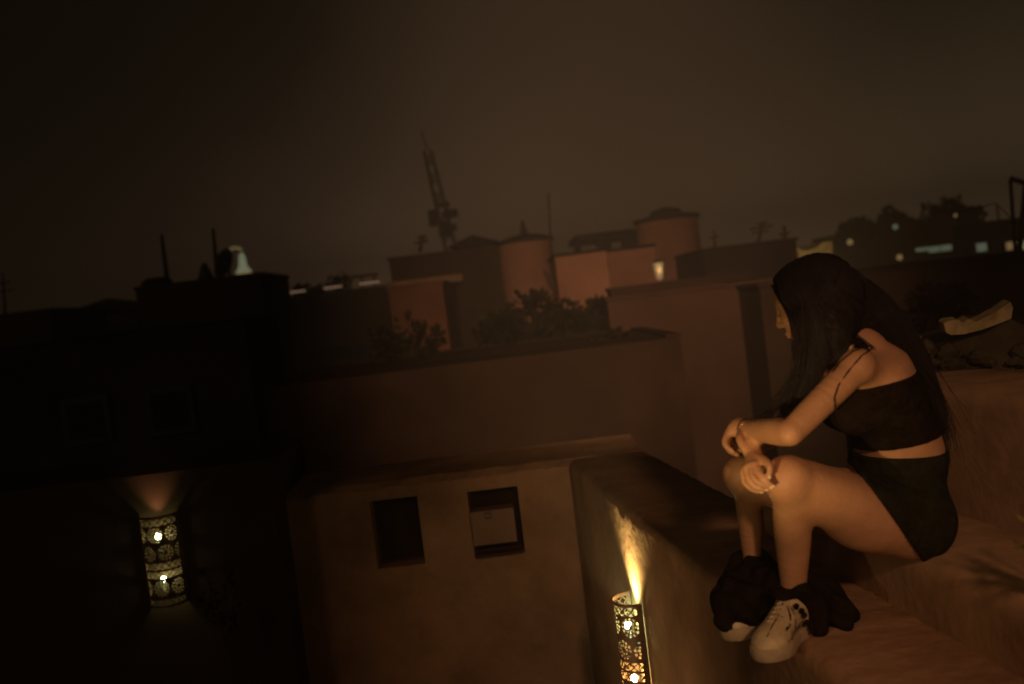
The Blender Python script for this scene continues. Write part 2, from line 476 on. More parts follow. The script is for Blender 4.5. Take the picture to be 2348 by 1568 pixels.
# right one on the inner face of the parapet
ly = 4.33
LRx = parX(ly, LI)
zt_ = P(1475, 1368, ly).z
ang = math.atan(.1183)
make_sconce('right pierced wall lantern throwing a beam up the parapet side', (LRx - .003, ly, zt_ - .50), -math.pi / 2 + ang)

# ------------------------------------------------------------------ plants
def leaf_quad(mb, p, d, w, l, droop=.3):
    d = Vector(d).normalized(); sdir = d.orthogonal().normalized()
    sdir = Matrix.Rotation(random.uniform(0, 6.28), 3, d) @ sdir
    p = Vector(p)
    a, b, c = p, p + d * l * .5 + Vector((0, 0, -droop * l * .1)), p + d * l + Vector((0, 0, -droop * l * .4))
    mb.add([a, b - sdir * w / 2, c, b + sdir * w / 2], [(0, 1, 2, 3)])
def tree(label, name, cat, c, h, r, base_z, n=900, leaf=.18, m='leaf', group=None, sq=.8):
    c = Vector(c)
    t = thing(name, label, cat, (c.x, c.y, base_z), group)
    tr = MB(); top = c + Vector((0, 0, 0))
    tr.tube([(c.x, c.y, base_z), (c.x + .1 * r, c.y, (base_z + c.z) / 2), top], [.09 * r + .04, .07 * r + .03, .03], 7)
    for k in range(6):
        a = random.uniform(0, 6.28); e = c + Vector((math.cos(a) * r * .7, math.sin(a) * r * .7, r * random.uniform(.0, .6) * sq))
        s_ = Vector((c.x, c.y, c.z - r * .5)); tr.tube([s_, (s_ + e) / 2 + Vector((0, 0, .1 * r)), e], [.04 * r + .01, .03 * r, .012], 5)
    tr.build('trunk', MT['bark'], t)
    cr = MB(); cl = []
    for k in range(16):
        a, b_, q = random.uniform(0, 6.28), random.uniform(-.9, 1), random.uniform(.35, .85)
        cl.append((c + Vector((math.cos(a) * r * q * math.sqrt(1 - b_ * b_ * .8), math.sin(a) * r * q * math.sqrt(1 - b_ * b_ * .8), b_ * r * q * sq)), random.uniform(.25, .45) * r))
    for k in range(n):
        cc, rr = random.choice(cl)
        d = Vector((random.gauss(0, 1), random.gauss(0, 1), random.gauss(0, 1))).normalized()
        leaf_quad(cr, cc + d * rr * random.uniform(.3, 1), d + Vector((0, 0, .2)), leaf * random.uniform(.4, .8), leaf)
    cr.build('crown', MT[m], t)
    return t
# potted plant at the right edge, lit yellow
pp = Vector((1.10, 1.93, CAMZ - .770))
t = thing('potted_plant', 'leafy plant lit yellow at the lower right edge', 'plant', pp)
pt = MB().lathe([(.0, 0), (.045, 0), (.06, .08), (.064, .085), (.056, .09), (.05, .07), (0, .07)], pp, 24)
pt.build('pot', MT['terracotta'], t, smooth=True)
lf = MB(); st = MB()
for k in range(34):
    a = random.uniform(0, 6.28) if k > 13 else random.uniform(2.4, 3.9); el = random.uniform(.5, 1.3)
    L_ = random.uniform(.12, .19)
    base_ = pp + Vector((0, 0, .07)); e = base_ + Vector((math.cos(a) * math.cos(el), math.sin(a) * math.cos(el), math.sin(el))) * L_
    mid = (base_ + e) / 2 + Vector((0, 0, .03)); st.tube([base_, mid, e], [.003, .002, .0012], 5)
    for q in range(9):
        f_ = .35 + .65 * q / 8; pnt = base_.lerp(mid, min(1, f_ * 2)) if f_ < .5 else mid.lerp(e, f_ * 2 - 1)
        leaf_quad(lf, pnt, Vector((math.cos(a) + random.gauss(0, .8), math.sin(a) + random.gauss(0, .8), random.gauss(.2, .6))), .010, random.uniform(.02, .035))
lf.build('leaves', MT['leafy'], t); st.build('stem', MT['bark'], t)
# shrub beside the left lantern
sb = P(470, 1360, 5.25)
t = thing('shrub', 'faint shrub growing beside the left lantern', 'plant', (sb.x, sb.y, CAMZ - 3.2))
st = MB(); lf = MB()
for k in range(7):
    e = sb + Vector((random.uniform(-.06, .16), random.uniform(-.1, .1), random.uniform(-.12, .12)))
    st.tube([(sb.x + .1, sb.y, CAMZ - 3.2), (sb.x + .08, sb.y, sb.z - .4), e], [.014, .009, .003], 5)
    for q in range(14):
        pnt = Vector((sb.x + .08, sb.y, sb.z - .4)).lerp(e, random.uniform(.5, 1.05))
        leaf_quad(lf, pnt, Vector((random.gauss(0, 1), random.gauss(0, 1), random.gauss(0, 1))), .02, .045)
st.build('stem', MT['bark'], t); lf.build('leaves', MT['leaf'], t)

# ------------------------------------------------------------------ skyline buildings
def house(name, label, uL, vL, uR, vR, y, D, m, cat='house', coping=None, windows=(), base=0.0, grp=None, rim=True):
    """flat-roofed block: front top corners at two picture points of one height, D deep, standing on the ground"""
    a = P(uL, vL, y)
    b = P(uR, vR, y); a.z = b.z = (a.z + b.z) / 2
    ax, bx = Vector((a.x, a.y)), Vector((b.x, b.y))
    d = (bx - ax).normalized(); nrm = Vector((-d.y, d.x))
    if nrm.y < 0: nrm = -nrm
    q = [ax, bx, bx + nrm * D, ax + nrm * D]
    c = (q[0] + q[2]) / 2
    t = thing(name, label, cat, (c.x, c.y, base), grp)
    MB().prism(q, base, a.z - .001).build('wall', m, t)
    cp = MB(); w = .12
    o_ = .03
    def edge(p0, p1):
        dd = (p1 - p0).normalized(); nn = Vector((-dd.y, dd.x))
        e = [p0 - dd * o_ - nn * o_, p1 + dd * o_ - nn * o_, p1 + dd * o_ + nn * w, p0 - dd * o_ + nn * w]
        cp.prism(e, a.z, a.z + .003 * y)
    if rim: edge(q[0], q[1])
    edge(q[2] - nrm * .0, q[3])
    # side copings shortened so that nothing overlaps
    dd = (q[2] - q[1]).normalized()
    edge(q[1] + dd * (w + .02), q[2] - dd * (w + .02)); edge(q[3] - dd * (w + .02), q[0] + dd * (w + .02))
    cp.build('parapet', coping or m, t)
    for (fu, z0, w_, h_, mm) in windows:
        p0 = ax + d * ((bx - ax).length * fu)
        def blk(wx, z_0, z_1, y_0, y_1, nm, mt_, par, off=0):
            e0 = p0 + d * (off - wx / 2) - nrm * y_1; e1 = p0 + d * (off + wx / 2) - nrm * y_1
            return MB().prism([e0, e1, e1 + nrm * (y_1 - y_0), e0 + nrm * (y_1 - y_0)], z_0, z_1).build(nm, mt_, par)
        zz = a.z - z0
        wn = blk(w_, zz - h_, zz, .01, .05, 'window', MT['iron'], t)
        blk(w_ - .12, zz - h_ + .06, zz - .06, .052, .065, 'pane', mm, wn)
    t['top'] = a.z
    return t, q, a.z
def pole(name, label, cat, u0, v0, u1, v1, y, r, m='haze_iron', base=None, cross=(), grp=None):
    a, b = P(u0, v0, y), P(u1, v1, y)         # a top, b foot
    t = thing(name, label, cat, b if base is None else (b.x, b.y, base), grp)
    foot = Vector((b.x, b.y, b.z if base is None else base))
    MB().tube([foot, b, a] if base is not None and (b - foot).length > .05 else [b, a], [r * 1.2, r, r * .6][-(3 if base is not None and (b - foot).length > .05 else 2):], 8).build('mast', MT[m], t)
    ax = (a - b)
    for f_, L_, th in cross:
        c = b + ax * f_
        MB().tube([c - Vector((L_ / 2, th, 0)), c + Vector((L_ / 2, -th, L_ * .05))], r * .5, 6).build('crossbar', MT[m], t)
    return t
G, DK = MT['glass'], MT['dark']
house('house', 'lowest flat black house at the far left edge', -80, 738, 116, 712, 22, 3, DK)
pole('aerial', 'thin aerial on the far left black house', 'aerial', 6, 625, 12, 722, 22.3, .035, cross=((.55, .45, 0), (.75, .3, 0)))
# pitched house
hb, q, zt0 = house('house', 'long black house below a low pitched roof, left', 146, 742, 312, 722, 26, 4, MT['dark2'])
pk = P(250, 684, 28)
rf = MB(); y0, y1 = q[0][1] - .2, q[2][1] + .2
xl, xr = q[0][0] - .3, q[1][0] + .3
rf.add([(xl, y0, zt0 + .15), (xr, y0, zt0 + .15), (xr, y1, zt0 + .15), (xl, y1, zt0 + .15), (pk.x, y0 + 2, pk.z), (pk.x, y1 - 2, pk.z)],
       [(0, 3, 2, 1), (0, 1, 4), (1, 2, 5, 4), (2, 3, 5), (3, 0, 4, 5)])
rf.build('roof', MT['tile'], hb)
# black block with aerials
bb, q, zb_ = house('house', 'big black flat-roofed block with masts on its roof', 310, 664, 598, 632, 20, 2.5, DK, windows=((.25, 1.5, .8, .9, G), (.6, 1.5, .8, .9, G)))
c = P(360, 652, 21); tk = thing('water_tank', 'squat dark water tank on the black block roof', 'tank', (c.x, 21, zb_))
MB().lathe([(0, 0), (.32, 0), (.32, .18), (.22, .26), (0, .28)], (c.x, 21, zb_ + .002), 20).build('tank_body', DK, tk)
pole('mast', 'left plain mast on the black block', 'mast', 370, 538, 384, 650, 21, .06, grp='masts on the black block')
pole('mast', 'taller mast beside the satellite dish', 'mast', 488, 524, 499, 640, 21, .055, grp='masts on the black block')
d0 = P(522, 607, 21); dt = thing('satellite_dish', 'dark tilted satellite dish left of the white tower', 'dish', (d0.x, d0.y, zb_))
MB().tube([(d0.x, d0.y + .05, zb_), (d0.x, d0.y + .05, d0.z)], .03, 8).build('stand', MT['iron'], dt)
ds = MB(); vs = []; nn_ = Vector((-.62, -.70, .35)).normalized(); sx_ = nn_.orthogonal().normalized(); sy_ = nn_.cross(sx_)
pr = MB().lathe([(0.001, 0), (.15, .02), (.28, .07), (.33, .11), (.325, .12), (.27, .085), (.001, .02)], (0, 0, 0), 24)
ds.add([d0 + sx_ * v[0] + sy_ * v[1] + nn_ * v[2] for v in pr.v], pr.f); ds.build('dish', MT['iron'], dt, smooth=True)
MB().tube([d0 - sx_ * .2, d0 + nn_ * .38], .012, 6).build('feed_arm', MT['iron'], dt)
c = P(472, 640, 21); tp = P(470, 602, 21)
ta = thing('roof_vent', 'small dark cone between the masts', 'vent', (c.x, c.y, zb_))
MB().lathe([(.24, 0), (.20, .05), (.05, tp.z - zb_ - .02), (0, tp.z - zb_)], (c.x, c.y, zb_ + .001), 16).build('cone', MT['iron'], ta)
# floodlit white tower
wy = 120; c = P(561, 640, wy); tp = P(560, 578, wy); s = wy / F * .85
wt = thing('lit_tower', 'floodlit pale dome tower behind the black block', 'tower', (c.x, wy, 0))
H_ = tp.z
MB().lathe([(19 * s, 0), (19 * s, P(561, 622, wy).z - .0)], (c.x, wy, 0), 24).build('shaft', MT['cream_lit'], wt)
MB().lathe([(22 * s, P(561, 624, wy).z), (19 * s, P(561, 620, wy).z), (11 * s, P(561, 610, wy).z), (9 * s, P(561, 592, wy).z), (7 * s, P(561, 583, wy).z), (0, tp.z)], (c.x, wy, .01), 24).build('dome', MT['white_lit'], wt, smooth=True)
arc = [P(528 + 20 * math.cos(a_) * .9 + 12, 582 - 14 * math.sin(a_), wy) for a_ in [math.pi * i / 10 for i in range(2, 9)]]
ar = MB().tube(arc, .16, 6).build('light_arc', MT['cream_lit'], wt)
# long low roof, lamp light on its coping put in as glowing strips
lr, q, zl = house('house', 'long low brown house with glowing coping strips along its roof edge', 598, 694, 895, 660, 24, 5, MT['dark2'], windows=((.3, 1.2, 1, 1.2, G), (.55, 1.2, 1, 1.2, G), (.8, 1.2, 1, 1.2, G)))
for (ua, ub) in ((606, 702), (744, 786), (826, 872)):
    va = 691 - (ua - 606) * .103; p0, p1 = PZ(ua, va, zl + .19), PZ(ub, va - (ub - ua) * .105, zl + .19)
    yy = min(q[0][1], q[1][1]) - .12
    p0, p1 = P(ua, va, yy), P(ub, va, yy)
    MB().box(p0.x, p1.x, yy, yy + .07, zl + .145, zl + .19).build('glowing_coping', MT['coping_glow'], lr)
for i, (u, v, rr, lb_) in enumerate(((690, 667, .16, 'small round bush on the long low roof'), (725, 671, .13, 'flattest bush on the long low roof, in the middle'), (770, 656, .26, 'tallest bush on the long low roof, beside the pergola'))):
    c = P(u, v, 25); tree(lb_, 'bush', 'bush', c, 1, rr * 1.5, zl, n=260, leaf=.12, group='bushes on the long low roof')
pg = thing('pergola', 'thin pergola frame on the long low roof', 'pergola', (P(828, 650, 26).x, 26, zl))
a, b = P(800, 640, 26), P(858, 640, 26)
for x in (a.x, (a.x + b.x) / 2, b.x):
    MB().box(x - .03, x + .03, 25.97, 26.03, zl, a.z).build('post', MT['red2'], pg)
MB().box(a.x - .1, b.x + .1, 25.9, 26.1, a.z + .002, a.z + .08).build('beam', MT['red2'], pg)
# house with gable
hg, q, zg = house('house', 'dark brown house with a gable roof under the lattice tower', 891, 592, 1142, 574, 20, 5.3, MT['dark2'], windows=((.2, 2.2, .8, .9, G), (.5, 2.4, .8, .9, G)))
a, b, pk = P(1028, 570, 20.1), P(1144, 572, 20.1), P(1082, 538, 20.1)
rf = MB(); yb = 25
rf.add([(a.x, 20.1, zg + .15), (b.x, 20.1, zg + .15), (pk.x, 20.1, pk.z), (a.x, yb, zg + .15), (b.x, yb, zg + .15), (pk.x, yb, pk.z)], [(0, 1, 2), (3, 5, 4), (0, 2, 5, 3), (1, 4, 5, 2), (0, 3, 4, 1)])
rf.build('roof', MT['tile'], hg)
a, b = P(893, 648, 19.8), P(1062, 648, 19.8)
MB().box(a.x, b.x, 19.6, 19.9, a.z - .14, a.z).build('ledge', MT['plaster2'], hg)
house('house', 'reddish low house in front of the gabled house', 889, 662, 1014, 650, 15, 4, MT['red'], windows=((.3, 1.0, .5, .6, G),))
pole('aerial', 'stubby aerial on the gabled house', 'aerial', 968, 540, 962, 578, 21, .05, cross=((.6, .3, 0), (.9, .2, 0)), grp='small roof aerials')
# lattice tower
ty = 60; a, b = P(980, 346, ty), P(1036, 580, ty)
lt = thing('lattice_tower', 'tall lattice radio tower rising behind the gabled house', 'tower', (b.x, ty, 0))
ft = b - (a - b).normalized() * 12
n_ = 16; tw = MB()
def cor(f_, k):
    w_ = .55 * (1 - f_) + .22 * f_
    dx, dy = ((-1, -1), (1, -1), (1, 1), (-1, 1))[k]
    return ft.lerp(a, f_) + Vector((dx * w_, dy * w_, 0))
for k in range(4): MB().tube([cor(0, k), cor(1, k)], .09, 6).build('leg', MT['haze_iron'], lt)
for i in range(n_):
    for k in range(4):
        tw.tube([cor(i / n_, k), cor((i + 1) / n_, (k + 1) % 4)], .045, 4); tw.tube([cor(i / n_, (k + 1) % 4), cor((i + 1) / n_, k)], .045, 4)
tw.build('bracing', MT['haze_iron'], lt)
for (u0, v0, u1, v1) in ((1004, 462, 1030, 476), (1020, 478, 1048, 500), (1008, 505, 1030, 545), (1030, 512, 1046, 530), (984, 480, 998, 520)):
    p0, p1 = P(u0, v1, ty - .9), P(u1, v0, ty - .9)
    MB().box(p0.x, p1.x, ty - 1.0, ty - .6, p0.z, p1.z).build('antenna_panel', MT['haze_iron'], lt)
MB().tube([a, a + Vector((-.2, 0, 1.2))], .05, 6).build('spike', MT['haze_iron'], lt)
# rose block
ry0 = 19; a, b = P(1141, 557, ry0), P(1268, 550, ry0); rr0 = (b.x - a.x) / 2; zt0_ = (a.z + b.z) / 2
rb_ = thing('round_tank', 'round rose plaster tank with a low dark lid and finial', 'tank', ((a.x + b.x) / 2, ry0 + rr0, 0))
MB().lathe([(rr0, 0), (rr0, zt0_), (0, zt0_)], ((a.x + b.x) / 2, ry0 + rr0, 0), 48).build('wall', MT['red2'], rb_)
MB().lathe([(rr0 + .04, 0), (rr0 + .04, .07), (rr0 * .6, .13), (.08, .18), (.06, .28), (.02, .45), (0, .46)], ((a.x + b.x) / 2, ry0 + rr0, zt0_ + .002), 40).build('lid', MT['tile'], rb_)
pole('mast', 'tall thin mast between the round tank and the brightest block', 'mast', 1257, 442, 1266, 640, 18.6, .028)
pole('aerial', 'slanting rod beside the round rose tank', 'aerial', 1248, 620, 1268, 662, 16.6, .05, grp='small roof aerials')
o1, q, zo = house('house', 'brightest orange block in the middle of the skyline', 1271, 586, 1390, 578, 17, 5, MT['red2'], coping=MT['tile'])
house('house', 'orange wing set back beside the brightest block', 1391, 577, 1500, 566, 18.6, 4, MT['red2'], coping=MT['tile'])
cn = thing('canopy', 'dark roof canopy with gaps, left of the round tower', 'canopy', (P(1390, 570, 24).x, 24, 10))
a, b = P(1316, 556, 24), P(1470, 556, 24)
MB().box(a.x, b.x, 23.5, 26, a.z - .02, a.z + .13).build('slab', MT['tile'], cn)
for (u0, u1) in ((1316, 1330), (1368, 1400), (1425, 1470)):
    p0, p1 = P(u0, 575, 24), P(u1, 575, 24)
    MB().box(p0.x, p1.x, 23.7, 24.0, a.z - .5, a.z - .022).build('post', MT['tile'], cn)
# round tower
ry = 21; a, b = P(1466, 504, ry), P(1612, 498, ry); rr = (b.x - a.x) / 2; zt1 = (a.z + b.z) / 2
rt = thing('round_tower', 'round rose tower with a low dark dome', 'tower', ((a.x + b.x) / 2, ry + rr, 0))
cx_ = (a.x + b.x) / 2
MB().lathe([(rr, 0), (rr, zt1), (0, zt1)], (cx_, ry + rr, 0), 48).build('wall', MT['red2'], rt, smooth=False)
MB().lathe([(rr + .05, 0), (rr + .05, .08), (rr * .55, .14), (rr * .45, .24), (rr * .1, .30), (0, .30)], (cx_, ry + rr, zt1 + .002), 40).build('dome', MT['tile'], rt)
wl = P(1510, 620, 16.2); w0 = thing('wall_lamp', 'cream glowing lamp at the foot of the round tower', 'lamp', wl)
MB().lathe([(.02, -.16), (.055, -.13), (.085, .10), (.08, .13), (0, .13)], wl, 16).build('lamp_glass', MT['lampy'], w0, smooth=True)
MB().lathe([(.10, .132), (.09, .155), (.02, .18), (0, .18)], wl, 16).build('cap', MT['iron'], w0)
MB().box(wl.x - .015, wl.x + .015, wl.y, 16.4, wl.z + .14, wl.z + .16).build('bracket', MT['iron'], w0)
l = light('wall_lamp_light', 'POINT', (wl.x, wl.y - .1, wl.z), .5, (1, .6, .3), .08)
house('house', 'dark brown wall carrying the glowing lamp', 1400, 668, 1720, 626, 16.4, 2, MT['dark2'])
# orange street light washing the middle blocks
light('street_light', 'SPOT', P(1330, 900, 11), 7500, (1, .88, .54), .3, P(1330, 615, 17.5), 46, 1.0)
# long dark wall right of tower
house('house', 'long dark flat house right of the round tower', 1612, 574, 1825, 553, 18, 6, DK, windows=((.5, 1.2, .9, .8, G),))
pole('aerial', 'leaning television aerial with bars above her head', 'aerial', 1748, 508, 1738, 556, 18.5, .035, cross=((.5, .30, 0), (.7, .42, 0), (.9, .20, 0)), grp='small roof aerials')
pole('aerial', 'short aerial right of the leaning one', 'aerial', 1797, 518, 1800, 556, 18.6, .045, cross=((.5, .2, 0),), grp='small roof aerials')
pole('aerial', 'tiniest aerial beside the round tower', 'aerial', 1637, 530, 1638, 566, 18.6, .03, cross=((.6, .18, 0),), grp='small roof aerials')
# yellow lit wall behind her head
yw = thing('lit_house', 'yellow lit wall with a sagging top behind her head', 'house', (P(1865, 590, 28).x, 28, 0))
yp = [P(u, v, 28) for u, v in ((1818, 562), (1834, 572), (1852, 574), (1874, 566), (1886, 556), (1908, 552), (1908, 640), (1818, 640))]
k = len(yp); ymb = MB(); ymb.add([(p.x, 28, p.z) for p in yp] + [(p.x, 31, p.z) for p in yp], [tuple(range(k))[::-1], tuple(range(k, 2 * k))] + [(i, (i + 1) % k, k + (i + 1) % k, k + i) for i in range(k)])
ymb.build('wall', MT['pale'], yw)
MB().box(yp[0].x, yp[5].x, 28.05, 31, 0, yp[6].z - .002).build('base_wall', MT['dark2'], yw)
ylp = P(1866, 662, 25.5)
light('yellow_street_light', 'POINT', ylp, 60, (1, .68, .26), .2)
# right-hand hill quarter
rh = [(1905, 548, 1990, 535, 34, 'house stepping up behind the yellow wall'), (1975, 522, 2092, 512, 40, 'dark house left of the pale blue windows'), (2088, 506, 2240, 496, 46, 'widest dark house with pale blue lit windows'),
      (2236, 512, 2420, 500, 38, 'dark house with a bright greenish window at the right edge')]
for i, (ua, va, ub, vb, y, lb_) in enumerate(rh):
    hh, q, zz = house('house', lb_, ua, va, ub, vb, y, 2.0, DK if i != 1 else MT['dark2'], windows=((.5, 2.4, 1.0, .9, G),) if i < 2 else ())
    yy = min(q[0][1], q[1][1]) - .2
    def lit(u0, v0, u1, v1, m, name='window'):
        p0, p1 = P(u0, v1, yy), P(u1, v0, yy)
        fr = MB().box(p0.x - .06, p1.x + .06, yy + .02, yy + .25, p0.z - .06, p1.z + .06).build(name, MT['iron'], hh)
        n = max(1, int((p1.x - p0.x) / .45)); pm = MB()
        for j in range(n):
            w_ = (p1.x - p0.x) / n
            pm.box(p0.x + j * w_ + .03, p0.x + (j + 1) * w_ - .03, yy - .02, yy + .018, p0.z, p1.z)
        pm.build('pane', m, fr)
    if i == 2:
        lit(2096, 566, 2128, 578, MT['winblue']); lit(2128, 560, 2182, 580, MT['winblue'])
    if i == 3:
        lit(2238, 556, 2262, 578, MT['winblue']); lit(2306, 554, 2322, 574, MT['winamber']); lit(2324, 552, 2352, 574, MT['wingreen'])
for (u, v, y, r_, m, lb_) in ((2052, 520, 39, .11, 'winblue', 'round white street lamp in the dark tree on the hill'), (1948, 555, 33, .10, 'winamber', 'amber street lamp left on the hill quarter'), (2062, 590, 33, .10, 'winamber', 'amber street lamp below the pale blue windows'), (2190, 494, 45, .08, 'winamber', 'small amber lamp high on the hill roofs')):
    p = P(u, v, y); sl = thing('street_lamp', lb_, 'street lamp', (p.x, y, 0), 'street lamps on the hill')
    MB().tube([(p.x, y, 0), (p.x, y, p.z - r_)], [.08, .05], 8).build('post', MT['iron'], sl)
    MB().ball(p, r_, 12).build('globe', MT[m], sl, smooth=True)
for (u, v, y, r_, lb_) in ((2050, 508, 41, .62, 'round dark tree on the hill above the white lamp'), (2165, 497, 47, 1.0, 'left of two dark trees on the widest hill house'), (2210, 500, 47, .8, 'right of two dark trees on the widest hill house'), (1962, 530, 36, .5, 'small dark tree above the amber lamp')):
    tree(lb_, 'tree', 'tree', P(u, v, y), 1, r_, 0, n=700, leaf=.28, group='dark trees on the hill')
for (u0, v0, u1, v1, y, lb_) in ((2118, 490, 2120, 510, 46, 'short pole between the hill trees'), (2285, 468, 2290, 512, 38, 'thin pole on the right hill house')):
    pole('aerial', lb_, 'aerial', u0, v0, u1, v1, y, .05, grp='poles on the hill roofs')
fp = thing('pole_frame', 'angular dark metal frame cut by the right edge', 'frame', P(2325, 500, 12))
MB().tube([P(2328, 590, 12), P(2316, 412, 12)], .022, 6).build('post', MT['iron'], fp)
MB().tube([P(2316, 409, 12), P(2400, 436, 12)], .03, 6).build('beam', MT['iron'], fp)
MB().tube([P(2352, 425, 12), P(2334, 600, 12)], .035, 6).build('post', MT['iron'], fp)
MB().tube([P(2200, 486, 12), P(2282, 466, 12), P(2360, 540, 12)], .006, 5).build('wire', MT['iron'], fp)
# dark near masses
house('house', 'unlit dark house behind her hair', 1740, 655, 2420, 578, 11, 4, DK, windows=((.62, .5, .5, .5, G),))
house('house', 'plain brown house between her head and the courtyard', 1392, 690, 1800, 640, 12, 3, MT['dark2'])
tree('dark bushy tree behind her back', 'tree', 'tree', P(2150, 715, 7.5), 1, .26, 0, n=900, leaf=.09)
tree('widest dark tree below the orange block', 'tree', 'tree', P(1215, 762, 12.5), 1, .62, 0, n=1500, leaf=.13, sq=.75, group='dark trees in the middle')
tree('dark tree right of the widest one, under the wing', 'tree', 'tree', P(1330, 755, 12.7), 1, .42, 0, n=900, leaf=.12, sq=.9, group='dark trees in the middle')
tree('leftmost dark tree, before the reddish low house', 'tree', 'tree', P(930, 815, 12.0), 1, .48, 0, n=900, leaf=.12, sq=.8, group='dark trees in the middle')
tree('dark tree at the corner of the brown house', 'tree', 'tree', P(1400, 800, 10.5), 1, .26, 0, n=500, leaf=.1, sq=.9, group='dark trees in the middle')
house('house', 'low brown neighbour house just beyond the courtyard wall', 600, 890, 1560, 772, 9.2, 3, MT['umber'], rim=False)
house('house', 'black house filling the left below the pitched roof', -400, 850, 560, 735, 10.5, 1.5, DK, windows=((.6, .6, .5, .5, G), (.8, .6, .5, .5, G)))
# filler town further out so that nothing ends in empty ground
for i in range(26):
    y = random.uniform(70, 165); x = random.uniform(-.62, .62) * y
    h_ = random.uniform(7.5, 10.2)
    w_ = random.uniform(5, 11)
    t = thing('house', 'dark far-off town house seen only as a low flat block', 'house', (x, y, 0), 'far dark town houses')
    MB().box(x - w_ / 2, x + w_ / 2, y, y + w_, 0, h_).build('wall', random.choice([DK, MT['dark2']]), t)
    MB().box(x - w_ / 2 + .3, x - w_ / 2 + 2, y + 1, y + 3, h_ + .001, h_ + random.uniform(.3, .8)).build('roof_room', DK, t)

# ------------------------------------------------------------------ signed distance toolkit
class SDF:
    def __init__(s, lo, hi, h):
        s.lo = np.array(lo, np.float32); s.h = h
        s.n = [int(math.ceil((hi[i] - lo[i]) / h)) + 1 for i in range(3)]
        s.g = np.full(s.n, 1.0, np.float32)
    def sl(s, lo, hi):
        a = [max(0, int((lo[i] - s.lo[i]) / s.h)) for i in range(3)]
        b = [min(s.n[i], int((hi[i] - s.lo[i]) / s.h) + 2) for i in range(3)]
        if any(b[i] <= a[i] for i in range(3)): return None, None
        ax = [(np.arange(a[i], b[i], dtype=np.float32) * s.h + s.lo[i]) for i in range(3)]
        X_, Y_, Z_ = ax[0][:, None, None], ax[1][None, :, None], ax[2][None, None, :]
        return tuple(slice(a[i], b[i]) for i in range(3)), (X_, Y_, Z_)
    def put(s, q, d, k, op='u'):
        f = s.g[q]
        if op == 'u':
            if k <= 0: s.g[q] = np.minimum(f, d); return
            hh = np.maximum(k - np.abs(f - d), 0) / k
            s.g[q] = np.minimum(f, d) - hh * hh * k * .25
        elif op == 's':
            hh = np.maximum(k - np.abs(f + d), 0) / k
            s.g[q] = np.maximum(f, -d) + hh * hh * k * .25
    def cone(s, a, b, ra, rb, k=.02, op='u', mg=.035):
        a, b = np.array(a, np.float32), np.array(b, np.float32)
        m = max(ra, rb) + k + mg
        q, g = s.sl(np.minimum(a, b) - m, np.maximum(a, b) + m)
        if q is None: return
        ba = b - a; l2 = float(ba @ ba) + 1e-12
        px, py, pz = g[0] - a[0], g[1] - a[1], g[2] - a[2]
        t = np.clip((px * ba[0] + py * ba[1] + pz * ba[2]) / l2, 0, 1)
        d = np.sqrt((px - t * ba[0]) ** 2 + (py - t * ba[1]) ** 2 + (pz - t * ba[2]) ** 2) - (ra + (rb - ra) * t)
        s.put(q, d, k, op)
    def chain(s, pts, rs, k=.02, op='u', mg=.035):
        # Catmull-Rom centre line, radius eased between joints, joined as one primitive so no joint bulges
        p = [np.array(q, float) for q in pts]; n = len(p); c = []; rr = []
        for i in range(n - 1):
            p0, p1, p2, p3 = p[max(0, i - 1)], p[i], p[i + 1], p[min(n - 1, i + 2)]
            r0, r1, r2, r3 = rs[max(0, i - 1)], rs[i], rs[i + 1], rs[min(n - 1, i + 2)]
            for j in range(5 if n > 2 else 1):
                t = j / (5 if n > 2 else 1)
                f = lambda a, b, c_, d: .5 * (2 * b + (c_ - a) * t + (2 * a - 5 * b + 4 * c_ - d) * t * t + (3 * b - a - 3 * c_ + d) * t ** 3)
                c.append(f(p0, p1, p2, p3)); rr.append(f(r0, r1, r2, r3))
        c.append(p[-1]); rr.append(rs[-1])
        c = np.array(c, np.float32); m = max(rr) + k + mg
        q, g = s.sl(c.min(0) - m, c.max(0) + m)
        if q is None: return
        D = None
        for i in range(len(c) - 1):
            a, b = c[i], c[i + 1]; ba = b - a; l2 = float(ba @ ba) + 1e-12
            px, py, pz = g[0] - a[0], g[1] - a[1], g[2] - a[2]
            t = np.clip((px * ba[0] + py * ba[1] + pz * ba[2]) / l2, 0, 1)
            d = np.sqrt((px - t * ba[0]) ** 2 + (py - t * ba[1]) ** 2 + (pz - t * ba[2]) ** 2) - (rr[i] + (rr[i + 1] - rr[i]) * t)
            if D is None: D = d
            else:
                kk = .11 * max(rs); hh_ = np.maximum(kk - np.abs(D - d), 0) / kk
                D = np.minimum(D, d) - hh_ * hh_ * kk * .25
        s.put(q, D, k, op)
    def ell(s, c, r, Rm=None, k=.02, op='u', mg=.035):
        c = np.array(c, np.float32); r = np.array(r, np.float32); m = float(max(r)) + k + mg
        q, g = s.sl(c - m, c + m)
        if q is None: return
        p = [g[i] - c[i] for i in range(3)]
        if Rm is not None:
            A = np.array(Rm, np.float32)
            p = [p[0] * A[0, i] + p[1] * A[1, i] + p[2] * A[2, i] for i in range(3)]   # local = R^T p
        k0 = np.sqrt((p[0] / r[0]) ** 2 + (p[1] / r[1]) ** 2 + (p[2] / r[2]) ** 2)
        k1 = np.sqrt((p[0] / r[0] ** 2) ** 2 + (p[1] / r[1] ** 2) ** 2 + (p[2] / r[2] ** 2) ** 2)
        d = k0 * (k0 - 1) / np.maximum(k1, 1e-6)
        s.put(q, d, k, op)
    def grid(s):
        return [(np.arange(s.n[i], dtype=np.float32) * s.h + s.lo[i]).reshape([-1 if j == i else 1 for j in range(3)]) for i in range(3)]
